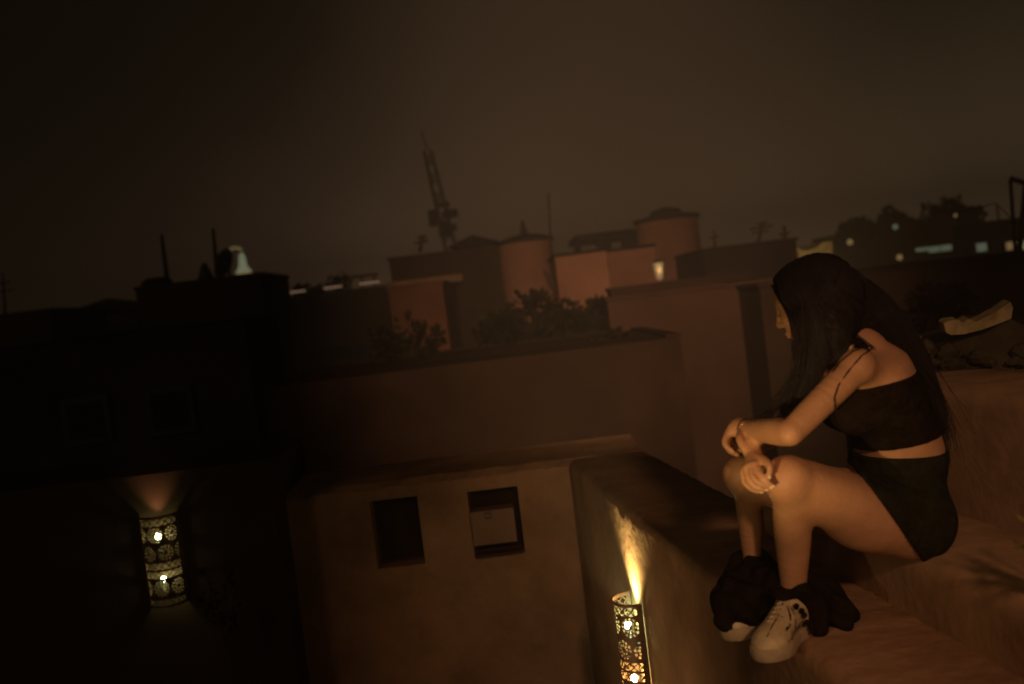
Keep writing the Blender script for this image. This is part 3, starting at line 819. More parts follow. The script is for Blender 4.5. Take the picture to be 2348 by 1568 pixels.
def surf_nets(g, lo, h):
    ins = g < 0
    c = np.zeros([n - 1 for n in g.shape], np.int8)
    sl = (slice(0, -1), slice(1, None))
    for i in (0, 1):
        for j in (0, 1):
            for k in (0, 1): c += ins[sl[i], sl[j], sl[k]]
    act = (c > 0) & (c < 8)
    I = np.argwhere(act)
    if len(I) == 0: return np.zeros((0, 3)), np.zeros((0, 4), int)
    idx = -np.ones(c.shape, np.int64); idx[tuple(I.T)] = np.arange(len(I))
    acc = np.zeros((len(I), 3)); cnt = np.zeros(len(I))
    co = [(i, j, k) for i in (0, 1) for j in (0, 1) for k in (0, 1)]
    vals = {q: g[I[:, 0] + q[0], I[:, 1] + q[1], I[:, 2] + q[2]] for q in co}
    for a in co:
        for ax in range(3):
            if a[ax] == 0:
                b = list(a); b[ax] = 1; b = tuple(b)
                va, vb = vals[a], vals[b]; m = (va < 0) != (vb < 0)
                t = va[m] / (va[m] - vb[m])
                p = np.tile(np.array(a, float), (m.sum(), 1)); p[:, ax] += t
                acc[m] += p; cnt[m] += 1
    V = (I + acc / cnt[:, None]) * h + lo
    F_ = []
    for ax in range(3):
        a1, a2 = (ax + 1) % 3, (ax + 2) % 3
        s0 = [slice(None)] * 3; s1 = [slice(None)] * 3
        s0[ax] = slice(0, -1); s1[ax] = slice(1, None)
        e = ins[tuple(s0)] != ins[tuple(s1)]
        E = np.argwhere(e)
        E = E[(E[:, a1] > 0) & (E[:, a2] > 0) & (E[:, a1] < g.shape[a1] - 1) & (E[:, a2] < g.shape[a2] - 1)]
        def id_(d1, d2):
            Q = E.copy(); Q[:, a1] += d1; Q[:, a2] += d2
            return idx[tuple(Q.T)]
        f = np.stack([id_(-1, -1), id_(0, -1), id_(0, 0), id_(-1, 0)], 1)
        fl_ = ins[tuple(E.T)]
        f[~fl_] = f[~fl_][:, ::-1]
        F_.append(f)
    return V, np.concatenate(F_)
def sdf_obj(name, g, lo, h, m, parent=None, smooth_iter=0):
    V, Fc = surf_nets(g, lo, h)
    off = np.array(wloc(parent)) if parent is not None else 0
    me = bpy.data.meshes.new(name)
    me.vertices.add(len(V)); me.vertices.foreach_set('co', (V - off).astype(np.float32).ravel())
    me.loops.add(len(Fc) * 4); me.loops.foreach_set('vertex_index', Fc.ravel().astype(np.int32))
    me.polygons.add(len(Fc)); me.polygons.foreach_set('loop_start', np.arange(0, len(Fc) * 4, 4, dtype=np.int32))
    me.polygons.foreach_set('use_smooth', np.ones(len(Fc), bool))
    me.update(calc_edges=True); me.validate()
    me.materials.append(m)
    o = bpy.data.objects.new(name, me); COL.objects.link(o)
    if parent is not None: o.parent = parent
    if smooth_iter:
        sm = o.modifiers.new('smooth', 'SMOOTH'); sm.iterations = smooth_iter; sm.factor = .5
    return o

# ------------------------------------------------------------------ the woman
def V3(*a): return Vector(a)
Zc = CAMZ
hipL, hipR = V3(.950, 2.56, Zc - .680), V3(.960, 2.75, Zc - .680)
kneeL = P(1806, 1098, 2.41); kneeR = P(1702, 1086, 2.62)
ankL = P(1822, 1385, 2.56); ankR = P(1731, 1335, 2.74)
pelv = V3(.99, 2.66, Zc - .62)
waist = V3(1.00, 2.66, Zc - .50)
ribs = P(2035, 945, 2.63)
chest = P(2005, 880, 2.60)
neckb = P(1975, 800, 2.59)
headc = P(1858, 694, 2.55)
HS = .885
shL = P(1966, 838, 2.43); shR = P(1925, 830, 2.73)
elL = P(1812, 992, 2.33); wrL = P(1712, 985, 2.52)
elR = P(1800, 975, 2.66); wrR = P(1722, 1028, 2.47)

B = SDF((.38, 2.12, Zc - 1.02), (1.24, 2.98, Zc + .10), .0032)
T_ = SDF((.38, 2.12, Zc - 1.02), (1.24, 2.98, Zc + .10), .0045)   # trunk and thighs only, for the clothes
def trunk(D, legs=True):
    ax = (chest - pelv).normalized()
    D.ell(pelv + V3(-.02, 0, 0), (.110, .145, .105), None, .04)
    D.ell(waist.lerp(pelv, .3), (.105, .128, .10), None, .05)
    D.ell(waist, (.092, .115, .10), None, .05)
    D.ell(ribs, (.098, .125, .11), None, .05)
    D.ell(chest, (.092, .135, .095), None, .05)
    D.cone(chest, shL, .073, .036, .05); D.cone(chest, shR, .073, .036, .05)
    D.cone(chest.lerp(neckb, .5), neckb, .085, .05, .05)
    for hp, kn in (((hipL, kneeL), (hipR, kneeR)) if legs else ()):
        d = kn - hp
        D.ell(hp + V3(.028, 0, -.008), (.098, .092, .100), None, .04)
        pts = [hp, hp + d * .25 + V3(.0, 0, -.018), hp + d * .55 + V3(0, 0, -.014), hp + d * .85, kn]
        D.chain(pts, [.092, .090, .078, .058, .050], .025)
        D.ell(hp + d * .36 + V3(0, -.01, -.040), (.085, .062, .062), None, .04)
    for s_ in (-1, 1):      # bust
        D.ell(chest + V3(-.075, .05 * s_, -.055), (.058, .055, .058), None, .04)
trunk(B)
# shins and feet
def leg(kn, an, toe, q=1.0):
    d = an - kn
    B.ell(kn + V3(-.008, -.01, .004), (.043 * q, .043 * q, .046 * q), None, .03)
    side = V3(.55, .8, 0).normalized()
    B.chain([kn, kn + d * .25 + side * .010, kn + d * .45 + side * .012, kn + d * .75, an], [.041 * q, .043 * q, .044 * q, .034 * q, .028 * q], .03)
    f = (toe - an); f.z = 0; f.normalize()
    B.chain([an, an + f * .08 + V3(0, 0, -.03), an + f * .16 + V3(0, 0, -.055)], [.032, .030, .022], .02)
toeL = V3(.495, 2.375, PT + .03); toeR = V3(.47, 2.56, PT + .03)
leg(kneeL, ankL, toeL); leg(kneeR, ankR, toeR, .72)
# arms
def arm(sh, el, wr):
    d = el - sh; e = wr - el
    B.chain([sh, sh + d * .3, sh + d * .7, el - d * .06, el + e * .06, el + e * .28, el + e * .65, wr], [.037, .0355, .0325, .0295, .0295, .0315, .0275, .0215], .025)
    B.ell(el + (d.normalized() - e.normalized()) * .009, (.019, .019, .019), None, .02)
arm(shL, elL, wrL); arm(shR, elR, wrR)
# neck
B.cone(neckb, headc + V3(.045, .0, -.03), .050, .050, .03)
# head
fw = V3(-.82, .53, -.27).normalized()               # where the face looks: left, a little away, down
up0 = V3(0, 0, 1)
lf_ = up0.cross(fw).normalized(); up_ = fw.cross(lf_).normalized()
HR = Matrix((fw, lf_, up_)).transposed()
def Hd(x, y, z): return headc + (fw * x + lf_ * y + up_ * z) * HS
HRn = np.array(HR)
def he(x, y, z, r, k=.012, op='u'): B.ell(Hd(x, y, z), [q * HS for q in r], HRn, k, op)
def hc(p, q, ra, rb, k=.01, op='u'): B.cone(Hd(*p), Hd(*q), ra * HS, rb * HS, k, op)
he(-.012, 0, .030, (.094, .074, .090), .02)
he(.030, 0, -.010, (.062, .062, .092), .02)
he(.052, 0, .040, (.040, .056, .052), .02)          # forehead
he(.050, 0, -.055, (.040, .044, .050), .02)         # lower face
for s_ in (-1, 1):
    hc((-.015, .055 * s_, -.052), (.062, .018 * s_, -.106), .015, .014, .025)   # jaw
    he(.062, .036 * s_, -.022, (.024, .024, .022), .02)                         # cheek
    hc((.086, .012 * s_, .026), (.076, .044 * s_, .028), .008, .007, .014)      # brow
    he(.092, .030 * s_, .008, (.014, .018, .010), .010, 's')                    # socket
    he(.074, .031 * s_, .006, (.0145, .014, .0125), .003)                       # closed lid
    he(.100, .009 * s_, -.032, (.009, .008, .007), .006)                        # nostril wing
    # ear
    he(-.012, .074 * s_, -.006, (.017, .007, .030), .006)
    he(-.010, .080 * s_, -.004, (.009, .004, .019), .004, 's')
hc((.088, 0, .022), (.110, 0, -.026), .0070, .0095, .010)                        # nose
he(.108, 0, -.030, (.009, .010, .008), .006)
he(.094, 0, -.060, (.009, .020, .0055), .006)                                   # lips
he(.092, 0, -.070, (.009, .017, .0065), .006)
he(.108, 0, -.0648, (.012, .020, .0012), .002, 's')
he(.072, 0, -.104, (.018, .018, .015), .012)                                    # chin
# hands
def finger(pts, rs, k=.004): B.chain(pts, rs, k)
# left hand: bends down at the wrist and closes round the right wrist
kl = [P(1693, 966, 2.55), P(1684, 972, 2.545), P(1677, 981, 2.54), P(1672, 992, 2.535)]
B.chain([wrL, P(1700, 982, 2.535)], [.0235, .024], .01)
for i, kk in enumerate(kl):
    B.cone(P(1703, 984, 2.53), kk, .018, .0105, .010)
ends = [((1684, 985, 2.56), (1690, 1012, 2.56), (1704, 1020, 2.545)),
        ((1672, 993, 2.55), (1678, 1024, 2.55), (1696, 1034, 2.53)),
        ((1664, 1003, 2.54), (1670, 1030, 2.535), (1690, 1042, 2.52)),
        ((1662, 1008, 2.525), (1664, 1022, 2.515), (1680, 1036, 2.505))]
for kk, e in zip(kl, ends):
    finger([kk] + [P(*q) for q in e], [.0098, .0086, .0080, .0066])
finger([P(1702, 992, 2.505), P(1696, 1006, 2.475), P(1704, 1026, 2.455), P(1716, 1036, 2.45)], [.013, .0105, .0090, .0072])
# right hand: hangs from the wrist and rests on the near knee
pc = P(1730, 1056, 2.43)
B.chain([wrR, pc], [.0225, .021], .012)
kr = [P(1705, 1082, 2.405), P(1712, 1074, 2.395), P(1722, 1068, 2.388), P(1735, 1066, 2.385)]
for kk in kr: B.cone(pc, kk, .017, .0105, .010)
rf_ = [((1707, 1104, 2.395), (1724, 1121, 2.385), (1743, 1127, 2.375)),
       ((1716, 1100, 2.375), (1734, 1117, 2.362), (1754, 1122, 2.356)),
       ((1727, 1094, 2.362), (1744, 1109, 2.350), (1764, 1117, 2.348)),
       ((1743, 1086, 2.358), (1755, 1100, 2.348), (1769, 1112, 2.346))]
for kk, e in zip(kr, rf_):
    finger([kk] + [P(*q) for q in e], [.0094, .0080, .0073, .0058], .003)
finger([P(1738, 1050, 2.415), P(1754, 1058, 2.375), P(1764, 1070, 2.352), P(1763, 1090, 2.345)], [.013, .0105, .0088, .0068], .004)

person = sdf_obj('person', B.g, B.lo, B.h, MT['skin'], None, 4)
person.location = (0, 0, 0)
tag(person, 'woman sitting sideways on the ledge with bowed head, black crop top and dark shorts', 'person')
# nails
nl = MB()
tips = [rf_[0], rf_[1], rf_[2], rf_[3]]
for e in tips:
    a, b = P(*e[1]), P(*e[2]); d = (b - a).normalized(); c = b + d * .004 + V3(-.001, -.0045, .001)
    nl.ball(c, .0040, 8, sc=(1.3, .6, .9))
c = P(1763, 1091, 2.343); nl.ball(c + V3(0, -.005, -.002), .0042, 8, sc=(.9, .6, 1.3))
nl.build('fingernails', MT['nail'], person, smooth=True)
# lashes, brows
ls = MB()
for s_ in (-1, 1):
    ls.tube([Hd(.0885, .020 * s_, .001), Hd(.0905, .031 * s_, -.003), Hd(.0845, .042 * s_, -.001)], [.0008, .0013, .0008], 5)
    for k in range(9):
        f_ = k / 8; y_ = (.020 + .024 * f_) * s_
        x_ = .0895 - .004 * abs(f_ - .45) * 2
        ls.tube([Hd(x_, y_, -.002), Hd(x_ + .007, y_ + .002 * s_, -.0075)], [.0006, .0002], 4)
ls.build('eyelashes', MT['lash'], person)
br = MB()
for s_ in (-1, 1):
    br.tube([Hd(.0905, .014 * s_, .027), Hd(.0895, .028 * s_, .032), Hd(.079, .046 * s_, .029)], [.0022, .0026, .0010], 5)
br.build('eyebrows', MT['lash'], person)
# clothes: shells that follow the trunk
trunk(T_)
gx = T_.grid()
axis = (neckb - pelv)
def clip_shell(thick, planes):
    d = T_.g - thick
    for (pt_, n_) in planes:
        n_ = Vector(n_).normalized()
        pl = (gx[0] - pt_[0]) * n_[0] + (gx[1] - pt_[1]) * n_[1] + (gx[2] - pt_[2]) * n_[2]
        d = np.maximum(d, pl)
    return d
# crop top: between an upper band and a hem
tA, tB = P(1900, 905, 2.5), P(2060, 868, 2.5)
tn = (tB - tA); tn = V3(-tn.z, 0, tn.x).normalized()
if tn.z < 0: tn = -tn
hA, hB = P(1945, 1062, 2.5), P(2165, 1012, 2.5)
hn = (hB - hA); hn = V3(-hn.z, 0, hn.x).normalized()
if hn.z > 0: hn = -hn
keep = T_.g; T_.g = np.full(T_.n, 1.0, np.float32); trunk(T_, False)
top = clip_shell(.008, [(tA, tn), (hA, hn)])
T_.g = keep
sdf_obj('crop_top', top, T_.lo, T_.h, MT['cloth'], person, 3)
# shorts
sA, sB = P(1950, 1064, 2.5), P(2165, 1050, 2.5)
sn = (sB - sA); sn = V3(-sn.z, 0, sn.x).normalized()
if sn.z < 0: sn = -sn
cA = P(1956, 1062, 2.45); cB = P(2070, 1222, 2.45)
cd = (cB - cA).normalized(); cn_ = V3(cd.z, 0, -cd.x)
if cn_.x > 0: cn_ = -cn_
sh_ = clip_shell(.010, [(sA, sn), (cA, cn_ + V3(0, .15, 0)), (V3(.80, 0, 0), V3(-1, 0, 0))])
sdf_obj('shorts', sh_, T_.lo, T_.h, MT['shorts'], person, 3)
# straps
def strap(pts, r=.0022):
    MB().tube(pts, r, 6).build('strap', MT['thread'], person, smooth=True)
def surf(u, v, y0=2.1, y1=2.9):
    """first body surface point seen along the ray through a picture point"""
    p0 = P(u, v, y0); d = (P(u, v, y1) - p0); n = 260
    for i in range(n):
        p = p0 + d * (i / n)
        q = [int(round((p[k] - B.lo[k]) / B.h)) for k in range(3)]
        if all(0 <= q[k] < B.n[k] for k in range(3)) and B.g[q[0], q[1], q[2]] < .0005: return p
    return None
for path in (((1998, 800), (1975, 815), (1945, 850), (1922, 882), (1912, 912), (1914, 935), (1922, 950)), ((1985, 795), (1955, 805), (1925, 830), (1905, 858))):
    dense = []
    for i in range(len(path) - 1):
        for q in range(5): dense.append((path[i][0] + (path[i + 1][0] - path[i][0]) * q / 5, path[i][1] + (path[i + 1][1] - path[i][1]) * q / 5))
    pts = [surf(u, v) for u, v in dense]; pts = [p + V3(0, -.001, 0) for p in pts if p]
    if len(pts) > 2: strap(pts)
# bracelets on the left wrist
def ring(c, ax_, r, th, m, name):
    ax_ = ax_.normalized(); a = ax_.orthogonal().normalized(); b = ax_.cross(a)
    MB().tube([c + (a * math.cos(t_) + b * math.sin(t_)) * r for t_ in [2 * math.pi * i / 28 for i in range(29)]], th, 6, cap=False).build(name, m, person, smooth=True)
dw = (wrL - elL)
ring(wrL - dw * .00, dw, .0265, .0022, MT['thread'], 'bracelet')
ring(wrL - dw * .10, dw, .0285, .0011, MT['gold'], 'bracelet')
ring(wrL + dw * .10, dw + V3(0, 0, -.05), .0255, .0020, MT['thread'], 'bracelet')

# hair: cap + fallen masses + strands
HB = SDF((.44, 2.25, Zc - .62), (1.24, 2.98, Zc + .12), .0042)
def hh(x, y, z, r, k=.02): HB.ell(Hd(x, y, z), [q * .93 for q in r], HRn, k)
hh(-.030, 0, .038, (.092, .078, .084), .02)
hh(.014, 0, .070, (.066, .066, .045), .02)
hh(-.075, 0, -.02, (.050, .068, .10), .03)
down = V3(0, 0, -1)
# near-side curtain beside the cheek, falling straight down
near = [Hd(.020, .072, .055), P(1852, 745, 2.46), P(1862, 800, 2.46), P(1858, 850, 2.46), P(1835, 905, 2.47)]
HB.chain(near, [.016, .026, .029, .026, .016], .03)
HB.chain([P(1888, 690, 2.47), P(1905, 760, 2.46), P(1905, 800, 2.47)], [.045, .045, .028], .03)
far = [Hd(.0, .070, .03), P(1850, 760, 2.62), P(1850, 860, 2.62), P(1800, 940, 2.60)]
HB.chain(far, [.035, .04, .035, .015], .03)
# back mass over nape, shoulder blades and down the back
back = [Hd(-.05, 0, -.02), P(1975, 700, 2.60), P(2040, 770, 2.66), P(2090, 850, 2.70), P(2135, 930, 2.72), P(2155, 985, 2.72)]
HB.chain(back, [.072, .062, .060, .050, .034, .014], .04)
HB.chain([Hd(-.05, 0, .02), P(1965, 710, 2.60), P(2070, 800, 2.70), P(2120, 900, 2.76)], [.072, .055, .045, .03], .03)
# carve nothing off the face: remove hair in front of the face plane
fpx = [HB.grid()[i] - headc[i] for i in range(3)]
lx = fpx[0] * fw[0] + fpx[1] * fw[1] + fpx[2] * fw[2]
lz = fpx[0] * up_[0] + fpx[1] * up_[1] + fpx[2] * up_[2]
facecut = np.maximum(np.maximum(-(lx - .040 - .95 * np.maximum(0, lz - .022)), lz - .09), -.16 - lz)     # inside the face wedge
HB.g = np.maximum(HB.g, -facecut)
# strand furrows
GX, GY, GZ = HB.grid()
hair = sdf_obj('hair', HB.g, HB.lo, HB.h, MT['hair'], person, 4)
hs = MB()
def hg(p):
    q = [min(max(int(round((p[k] - HB.lo[k]) / HB.h)), 1), HB.n[k] - 2) for k in range(3)]
    g_ = HB.g; v = float(g_[q[0], q[1], q[2]])
    n_ = Vector((float(g_[q[0] + 1, q[1], q[2]] - g_[q[0] - 1, q[1], q[2]]), float(g_[q[0], q[1] + 1, q[2]] - g_[q[0], q[1] - 1, q[2]]), float(g_[q[0], q[1], q[2] + 1] - g_[q[0], q[1], q[2] - 1])))
    return v, n_.normalized() if n_.length > 1e-6 else V3(0, -1, 0)
def snap(p, lift):
    for _ in range(5):
        v, n_ = hg(p)
        if v > .04: return p
        n_ = (n_ + V3(0, -.55, 0)).normalized()
        p = p + n_ * (lift - v) * .95
    return p
def strand(pts, r=.0012, jit=.012, on=None):
    j0 = V3(random.gauss(0, 1), random.gauss(0, 1), random.gauss(0, .6)) * jit
    n = len(pts); o_ = []
    for i, p in enumerate(pts):
        o_.append(Vector(p) + j0 * (.35 + .9 * i / (n - 1)) + V3(random.gauss(0, 1), random.gauss(0, 1), 0) * jit * .12)
    # resample with Catmull-Rom
    res = []
    for i in range(n - 1):
        p0, p1, p2, p3 = o_[max(0, i - 1)], o_[i], o_[i + 1], o_[min(n - 1, i + 2)]
        for q in range(4):
            t = q / 4; res.append(.5 * ((2 * p1) + (p2 - p0) * t + (2 * p0 - 5 * p1 + 4 * p2 - p3) * t * t + (3 * p1 - p0 - 3 * p2 + p3) * t ** 3))
    res.append(o_[-1])
    if on is not None: res = [snap(q_, on) for q_ in res]
    hs.tube(res, [r * (1 - .8 * i / (len(res) - 1)) for i in range(len(res))], 4, cap=False)
for i in range(110):      # long front strands hanging towards the wrists
    strand([P(1845, 690, 2.45), P(1848, 760, 2.44), P(1842, 840, 2.45), P(1815 + random.uniform(-15, 20), 905, 2.47), P(1765 + random.uniform(-25, 50), 960 + random.uniform(-40, 0), 2.50)], .0013, .014)
for i in range(60):
    strand([P(1850, 700, 2.60), P(1840, 800, 2.60), P(1825, 870, 2.58), P(1785 + random.uniform(-40, 30), 945, 2.56)], .0013, .014)
for i in range(150):
    strand([Hd(-.09, 0, .05), P(1985, 690, 2.60), P(2055, 775, 2.66), P(2105, 865, 2.70), P(2150, 960 + random.uniform(-20, 10), 2.72), P(2165 + random.uniform(-15, 14), 1015 + random.uniform(-25, 40), 2.70)], .0014, .022)
for i in range(500):
    w_ = random.uniform(-1, 1)
    strand([P(1960 + 15 * w_, 690 - 40 * w_, 2.50), P(2010 + 30 * w_, 730 - 40 * w_, 2.54), P(2060 + 30 * w_, 800 - 35 * w_, 2.58), P(2100 + 28 * w_, 880 - 25 * w_, 2.62), P(2140 + 18 * w_, 960 - 10 * w_, 2.66), P(2158 + 14 * w_, 1005 + random.uniform(-30, 30), 2.69)], .0016, .004, random.uniform(0, .004))
def lerp(a, b, t): return Vector(a).lerp(Vector(b), t)
for i in range(1900):      # from the parting down over both sides of the head
    u = random.random() ** .9; sg = 1 if i % 3 else -1
    top_ = Hd(.066 - .15 * u, .006 * sg, .128 - .10 * max(0, u - .55) ** 1.3 - .25 * (u - .35) ** 2 * .3)
    w = .9 + .1 * random.random()
    p0 = Hd(.070 - .155 * u, .050 * sg * w, .112 - .16 * (u - .3) ** 2)
    p1 = Hd(.052 - .150 * u, .083 * sg * w, .062 - .02 * u)
    p2 = Hd(.040 - .150 * u, .090 * sg * w, .0 - .01 * u)
    if sg > 0:
        if u < .45:
            q = u / .45
            rest = [lerp(P(1824, 770, 2.445), P(1885, 770, 2.44), q), lerp(P(1830, 850, 2.455), P(1893, 815, 2.44), q), lerp(P(1822, 910, 2.47), P(1880, 870, 2.46), q)]
        else:
            q = (u - .45) / .55
            rest = [lerp(P(1915, 775, 2.46), P(2000, 735, 2.58), q), lerp(P(1985, 805, 2.52), P(2075, 820, 2.66), q), lerp(P(2085, 880, 2.62), P(2130, 920, 2.72), q)]
    else:
        rest = [lerp(P(1840, 770, 2.62), P(1985, 730, 2.66), u), lerp(P(1845, 860, 2.61), P(2060, 810, 2.72), u)]
    strand([top_, p0, p1, p2] + rest, .0017, .007, random.uniform(-.0005, .0045))
for i in range(160):       # temple strands down past the cheek
    strand([Hd(.072, .040, .085), Hd(.054, .074, .035), P(1819 + random.uniform(-6, 8), 735, 2.455), P(1826 + random.uniform(-6, 8), 800, 2.45), P(1836, 880, 2.46)], .0014, .004)
for i in range(420):       # side sheet from temple to shoulder
    q = random.random()
    strand([Hd(.050 - .10 * q, .070, .085), Hd(.045 - .11 * q, .082, .03), lerp(P(1828, 745, 2.45), P(1915, 745, 2.46), q), lerp(P(1830, 800, 2.45), P(1918, 790, 2.47), q), lerp(P(1838, 870, 2.46), P(1890, 850, 2.47), q)], .0016, .004, random.uniform(.001, .005))
hs.build('loose_strands', MT['hair'], hair, smooth=True)

# ------------------------------------------------------------------ sneakers
def sneaker(an, toe, nm, logo):
    f = (toe - an); f.z = 0; f.normalize(); sd = V3(-f.y, f.x, 0)   # sd: left of the foot
    zb = PT + .004
    heel = V3(an.x, an.y, 0) - f * .058
    def Q(x, y, z): return V3(heel.x, heel.y, zb) + f * x + sd * y + V3(0, 0, z)
    lo = [min(Q(-.03, 0, 0)[i], Q(.31, 0, 0)[i]) - .07 for i in range(3)]; hi = [max(Q(-.03, 0, 0)[i], Q(.31, 0, 0)[i]) + .07 for i in range(3)]
    lo[2] = zb - .02; hi[2] = zb + .17
    Rm = np.array(Matrix((f, sd, V3(0, 0, 1))).transposed())
    U_ = SDF(lo, hi, .0026)
    U_.ell(Q(.055, 0, .045), (.056, .040, .060), Rm, .02)
    U_.ell(Q(.060, 0, .085), (.052, .037, .045), Rm, .02)
    U_.chain([Q(.06, 0, .07), Q(.13, 0, .062), Q(.20, 0, .043), Q(.235, .004, .038)], [.040, .037, .034, .030], .02)
    U_.ell(Q(.215, .003, .036), (.062, .047, .034), Rm, .02)
    U_.ell(Q(.06, 0, .135), (.034, .026, .030), Rm, .006, 's')
    U_.chain([Q(.100, 0, .112), Q(.090, 0, .150)], [.018, .014], .006)      # tongue
    X0 = U_.grid()
    U_.g = np.maximum(U_.g, (zb + .030) - X0[2])
    up_o = sdf_obj('sneaker', U_.g, U_.lo, U_.h, MT['shoe'], person, 1)
    up_o['label'] = nm
    L_ = SDF(lo, hi, .0026)
    L_.ell(Q(.055, 0, .02), (.062, .045, .06), Rm, .03); L_.ell(Q(.13, .0, .02), (.07, .041, .06), Rm, .03); L_.ell(Q(.212, .003, .02), (.072, .053, .06), Rm, .03)
    L_.g = np.maximum(np.maximum(L_.g, X0[2] - (zb + .034)), (zb + .001) - X0[2])
    sdf_obj('sole', L_.g, L_.lo, L_.h, MT['sole'], up_o, 1)
    # surface finder from outside towards the shoe centre line
    def on(x, y, z, lift=.0012):
        p = Q(x, y, z); c = Q(x, 0, .04); d = (c - p)
        for i in range(200):
            q_ = p + d * (i / 200); ii = [int(round((q_[k] - U_.lo[k]) / U_.h)) for k in range(3)]
            if all(0 <= ii[k] < U_.n[k] for k in range(3)) and U_.g[tuple(ii)] < 0: return q_ - d.normalized() * lift
        return c
    lc = MB()
    for i in range(5):
        x = .120 + .019 * i
        pts = [on(x, -.030, .16), on(x + .004, -.012, .16), on(x + .009, .012, .16), on(x + .012, .030, .16)]
        lc.tube(pts, 0.0030, 6)
        pts = [on(x + .012, -.030, .16), on(x + .008, -.010, .16), on(x + .003, .012, .16), on(x, .030, .16)]
        lc.tube(pts, .0026, 6)
    lc.build('laces', MT['shoe'], up_o, smooth=True)
    tie = MB(); s2 = 1
    tie.tube([on(.125, .01, .16), on(.135, .06, .14), on(.145, .09, .09), on(.150, .09, .06)], .0016, 5)
    tie.tube([on(.125, .0, .16), on(.17, .02, .16), on(.22, .03, .13), on(.262, .02, .07)], .0014, 5)
    tie.tube([on(.120, .0, .16), on(.145, .05, .15), on(.165, .085, .12), on(.150, .07, .14), on(.125, .01, .16)], .0018, 5)
    tie.build('lace_ends', MT['thread'], up_o, smooth=True)
    sm = MB()
    for pth in (((.085, .11), (.10, .085), (.135, .062), (.17, .050), (.20, .036)), ((.03, .105), (.045, .08), (.06, .06), (.10, .046), (.16, .035)), ((.175, .075), (.185, .06), (.205, .045), (.225, .037))):
        for sgn in (-1, 1):
            sm.tube([on(x, .12 * sgn, z, .0003) for x, z in pth], .0016, 5)
    for z_ in (.040, .052):
        for sgn in (-1, 1): sm.tube([on(x, .12 * sgn, z_ - .02 * max(0, x - .2) * 10 * .3, .0002) for x in (.0, .03, .07, .11, .15, .19, .22, .25)], .0010, 5)
    sm.tube([on(.175, y_, .14, .0002) for y_ in (-.05, -.03, -.01, .01, .03, .05)], .0013, 5)
    sm.build('seams', MT['seam'], up_o, smooth=True)
    if logo:
        cu = bpy.data.curves.new('logo_text', 'FONT'); cu.body = 'FILA'; cu.size = .021; cu.extrude = .0007; cu.offset = .0009
        cu.align_x = 'CENTER'; cu.align_y = 'CENTER'
        to = bpy.data.objects.new('tmp', cu); COL.objects.link(to)
        bpy.context.view_layer.update()
        me = bpy.data.meshes.new_from_object(to.evaluated_get(bpy.context.evaluated_depsgraph_get()))
        bpy.data.objects.remove(to)
        for (x_, z_, sz) in ((.186, .046, 1.0),):
            for sgn in (1,):
                vs = []
                for v in me.vertices:
                    # reads from the toe up to the heel on the outer (left) side
                    xx = x_ - v.co.x * sz; zz = z_ + v.co.y * sz + v.co.x * .35
                    vs.append(on(xx, .080 * sgn, zz + .045, .0006 + v.co.z + .0007))
                lo_ = MB(); lo_.add(vs, [tuple(p.vertices) for p in me.polygons]); lo_.build('logo', MT['ink'], up_o)
        bx = MB()
        c0, c1, c2, c3 = [on(.108, y_, .17) for y_ in (-.016, -.006, .006, .016)]
        bx.tube([Q(.111, -.014, .118), Q(.111, .014, .118), Q(.104, .014, .142), Q(.104, -.014, .142), Q(.111, -.014, .118)], .0013, 5)
        bx.build('tongue_badge', MT['ink'], up_o)
    return up_o
sneaker(ankL, toeL, 'near cream sneaker with dark letters', True)
sneaker(ankR, toeR, 'far cream sneaker mostly under the black shawl', False)

# ------------------------------------------------------------------ black shawl with pompoms round her ankles
SB = SDF((.34, 2.24, PT - .10), (1.00, 3.00, PT + .30), .005)
fR = (toeR - ankR); fR.z = 0; fR.normalize(); fL = (toeL - ankL); fL.z = 0; fL.normalize()
SB.chain([ankR + V3(0, 0, .05), ankR + V3(-.01, -.01, .0), ankR + fR * .08 + V3(0, 0, -.01), ankR + fR * .165 + V3(0, 0, -.025)], [.045, .070, .076, .062], .03)
SB.chain([ankL + (kneeL - ankL) * .13, ankL + (kneeL - ankL) * .06 + V3(0, 0, .0), ankL + V3(.03, .03, -.01)], [.043, .055, .070], .02)
SB.chain([ankR + V3(-.01, 0, .04), ankL + V3(-.03, .02, .045)], [.050, .046], .03)
SB.chain([ankL + V3(.04, .06, .02), ankL + V3(.11, .08, -.03), ankL + V3(.125, .00, -.05)], [.055, .050, .034], .03)
gx_ = SB.grid()
q1 = .006 * np.sin(gx_[0] * 70 + gx_[2] * 60 + 2.5 * np.sin(gx_[1] * 22)) + .004 * np.sin(gx_[1] * 95 - gx_[2] * 50 + 2 * np.sin(gx_[0] * 31))
SB.g = SB.g + q1.astype(np.float32)
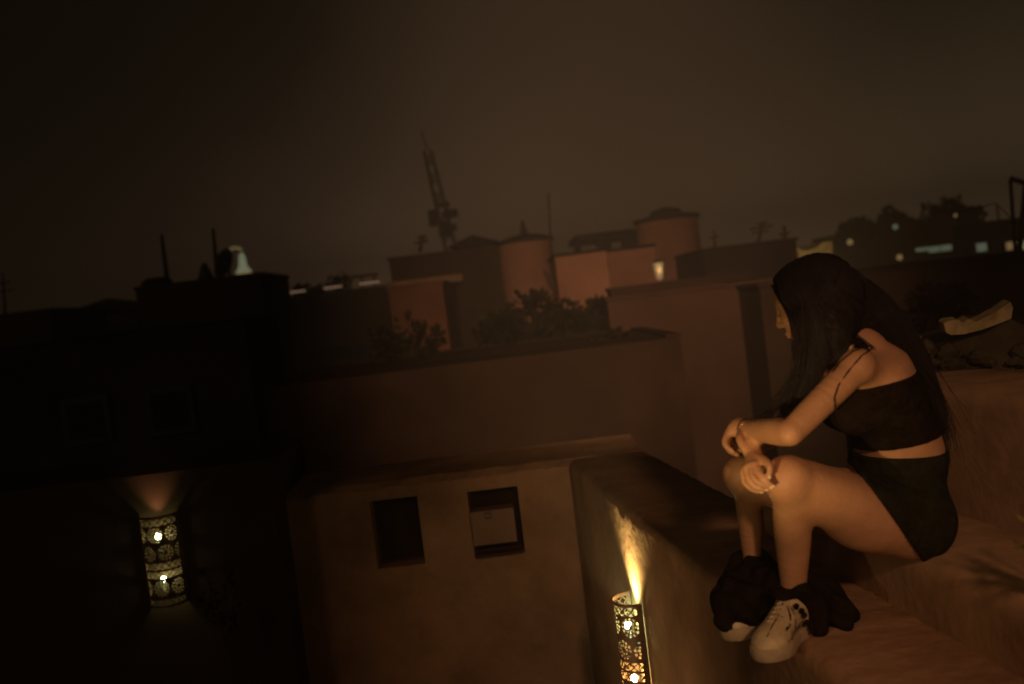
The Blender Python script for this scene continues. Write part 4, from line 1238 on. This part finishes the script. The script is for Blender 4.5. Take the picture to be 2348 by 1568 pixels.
# hollow: keep clear of the near sneaker front
pn = (gx_[0] - (ankL.x + fL.x * .03)) * fL.x + (gx_[1] - (ankL.y + fL.y * .03)) * fL.y
nearside = (gx_[0] - ankL.x) * (-fL.y) + (gx_[1] - ankL.y) * fL.x     # left of the near foot
shoebox = np.maximum(np.maximum(-pn - .035 + (gx_[2] - PT - .03) * .55, gx_[2] - (PT + .112)), np.abs(nearside) - .075)
SB.g = np.maximum(SB.g, -shoebox)
SB.chain([P(1862, 1372, 2.55), P(1868, 1400, 2.54), P(1876, 1440, 2.53)], [.030, .030, .026], .02)
SB.g = np.maximum(SB.g, (PT + .004) - gx_[2])
sc_ = thing('shawl', 'black shawl with pompom trim bunched over her ankles', 'shawl', (ankL.x, ankL.y, PT))
sdf_obj('shawl_cloth', SB.g, SB.lo, SB.h, MT['cloth'], sc_, 2)
def hit(u, v):
    """first shawl or shoe surface on the ray"""
    p0 = P(u, v, 2.1); d = P(u, v, 2.9) - p0
    for i in range(260):
        p = p0 + d * (i / 260); q = [int(round((p[k] - SB.lo[k]) / SB.h)) for k in range(3)]
        if all(0 <= q[k] < SB.n[k] for k in range(3)) and SB.g[tuple(q)] < 0: return p
    return None
for (u, v, y_) in ((1826, 1390, 2.48), (1838, 1400, 2.48), (1844, 1410, 2.48), (1850, 1427, 2.48), (1858, 1437, 2.485), (1861, 1447, 2.49), (1852, 1500, 2.46), (1856, 1512, 2.45), (1858, 1528, 2.44), (1866, 1548, 2.43)):
    p = P(u, v, y_); MB().ball(p, .0075, 10, .25).build('pompom', MT['cloth'], sc_, smooth=True)

# raised plaster ledge she sits on, along the outer side of the parapet
ys3 = [.70 + .025 * i for i in range(118)]
rough_wall('ledge', 'low plaster ledge under her hips on the outer side of the parapet', lambda y: parX(y, 1.262), lambda y: parX(y, LO) + .22, ys3, PT - .25, CAMZ - .775, MT['plaster2'], .006, seed=4, cat='ledge')
# added thin warm haze, imitates a lens-flare veil over the town
hz = MB().box(-195, 195, -25, 240, -1.3, 24).build('haze', bpy.data.materials.new('haze_air'))
hm = hz.data.materials[0]; hm.use_nodes = True; ht = hm.node_tree; ht.nodes.clear()
ho = ht.nodes.new('ShaderNodeOutputMaterial'); hvn = ht.nodes.new('ShaderNodeVolumePrincipled')
hvn.inputs['Color'].default_value = (.95, .88, .80, 1); hvn.inputs['Density'].default_value = .0085
ht.links.new(hvn.outputs[0], ho.inputs['Volume'])
tag(hz, kind='stuff')
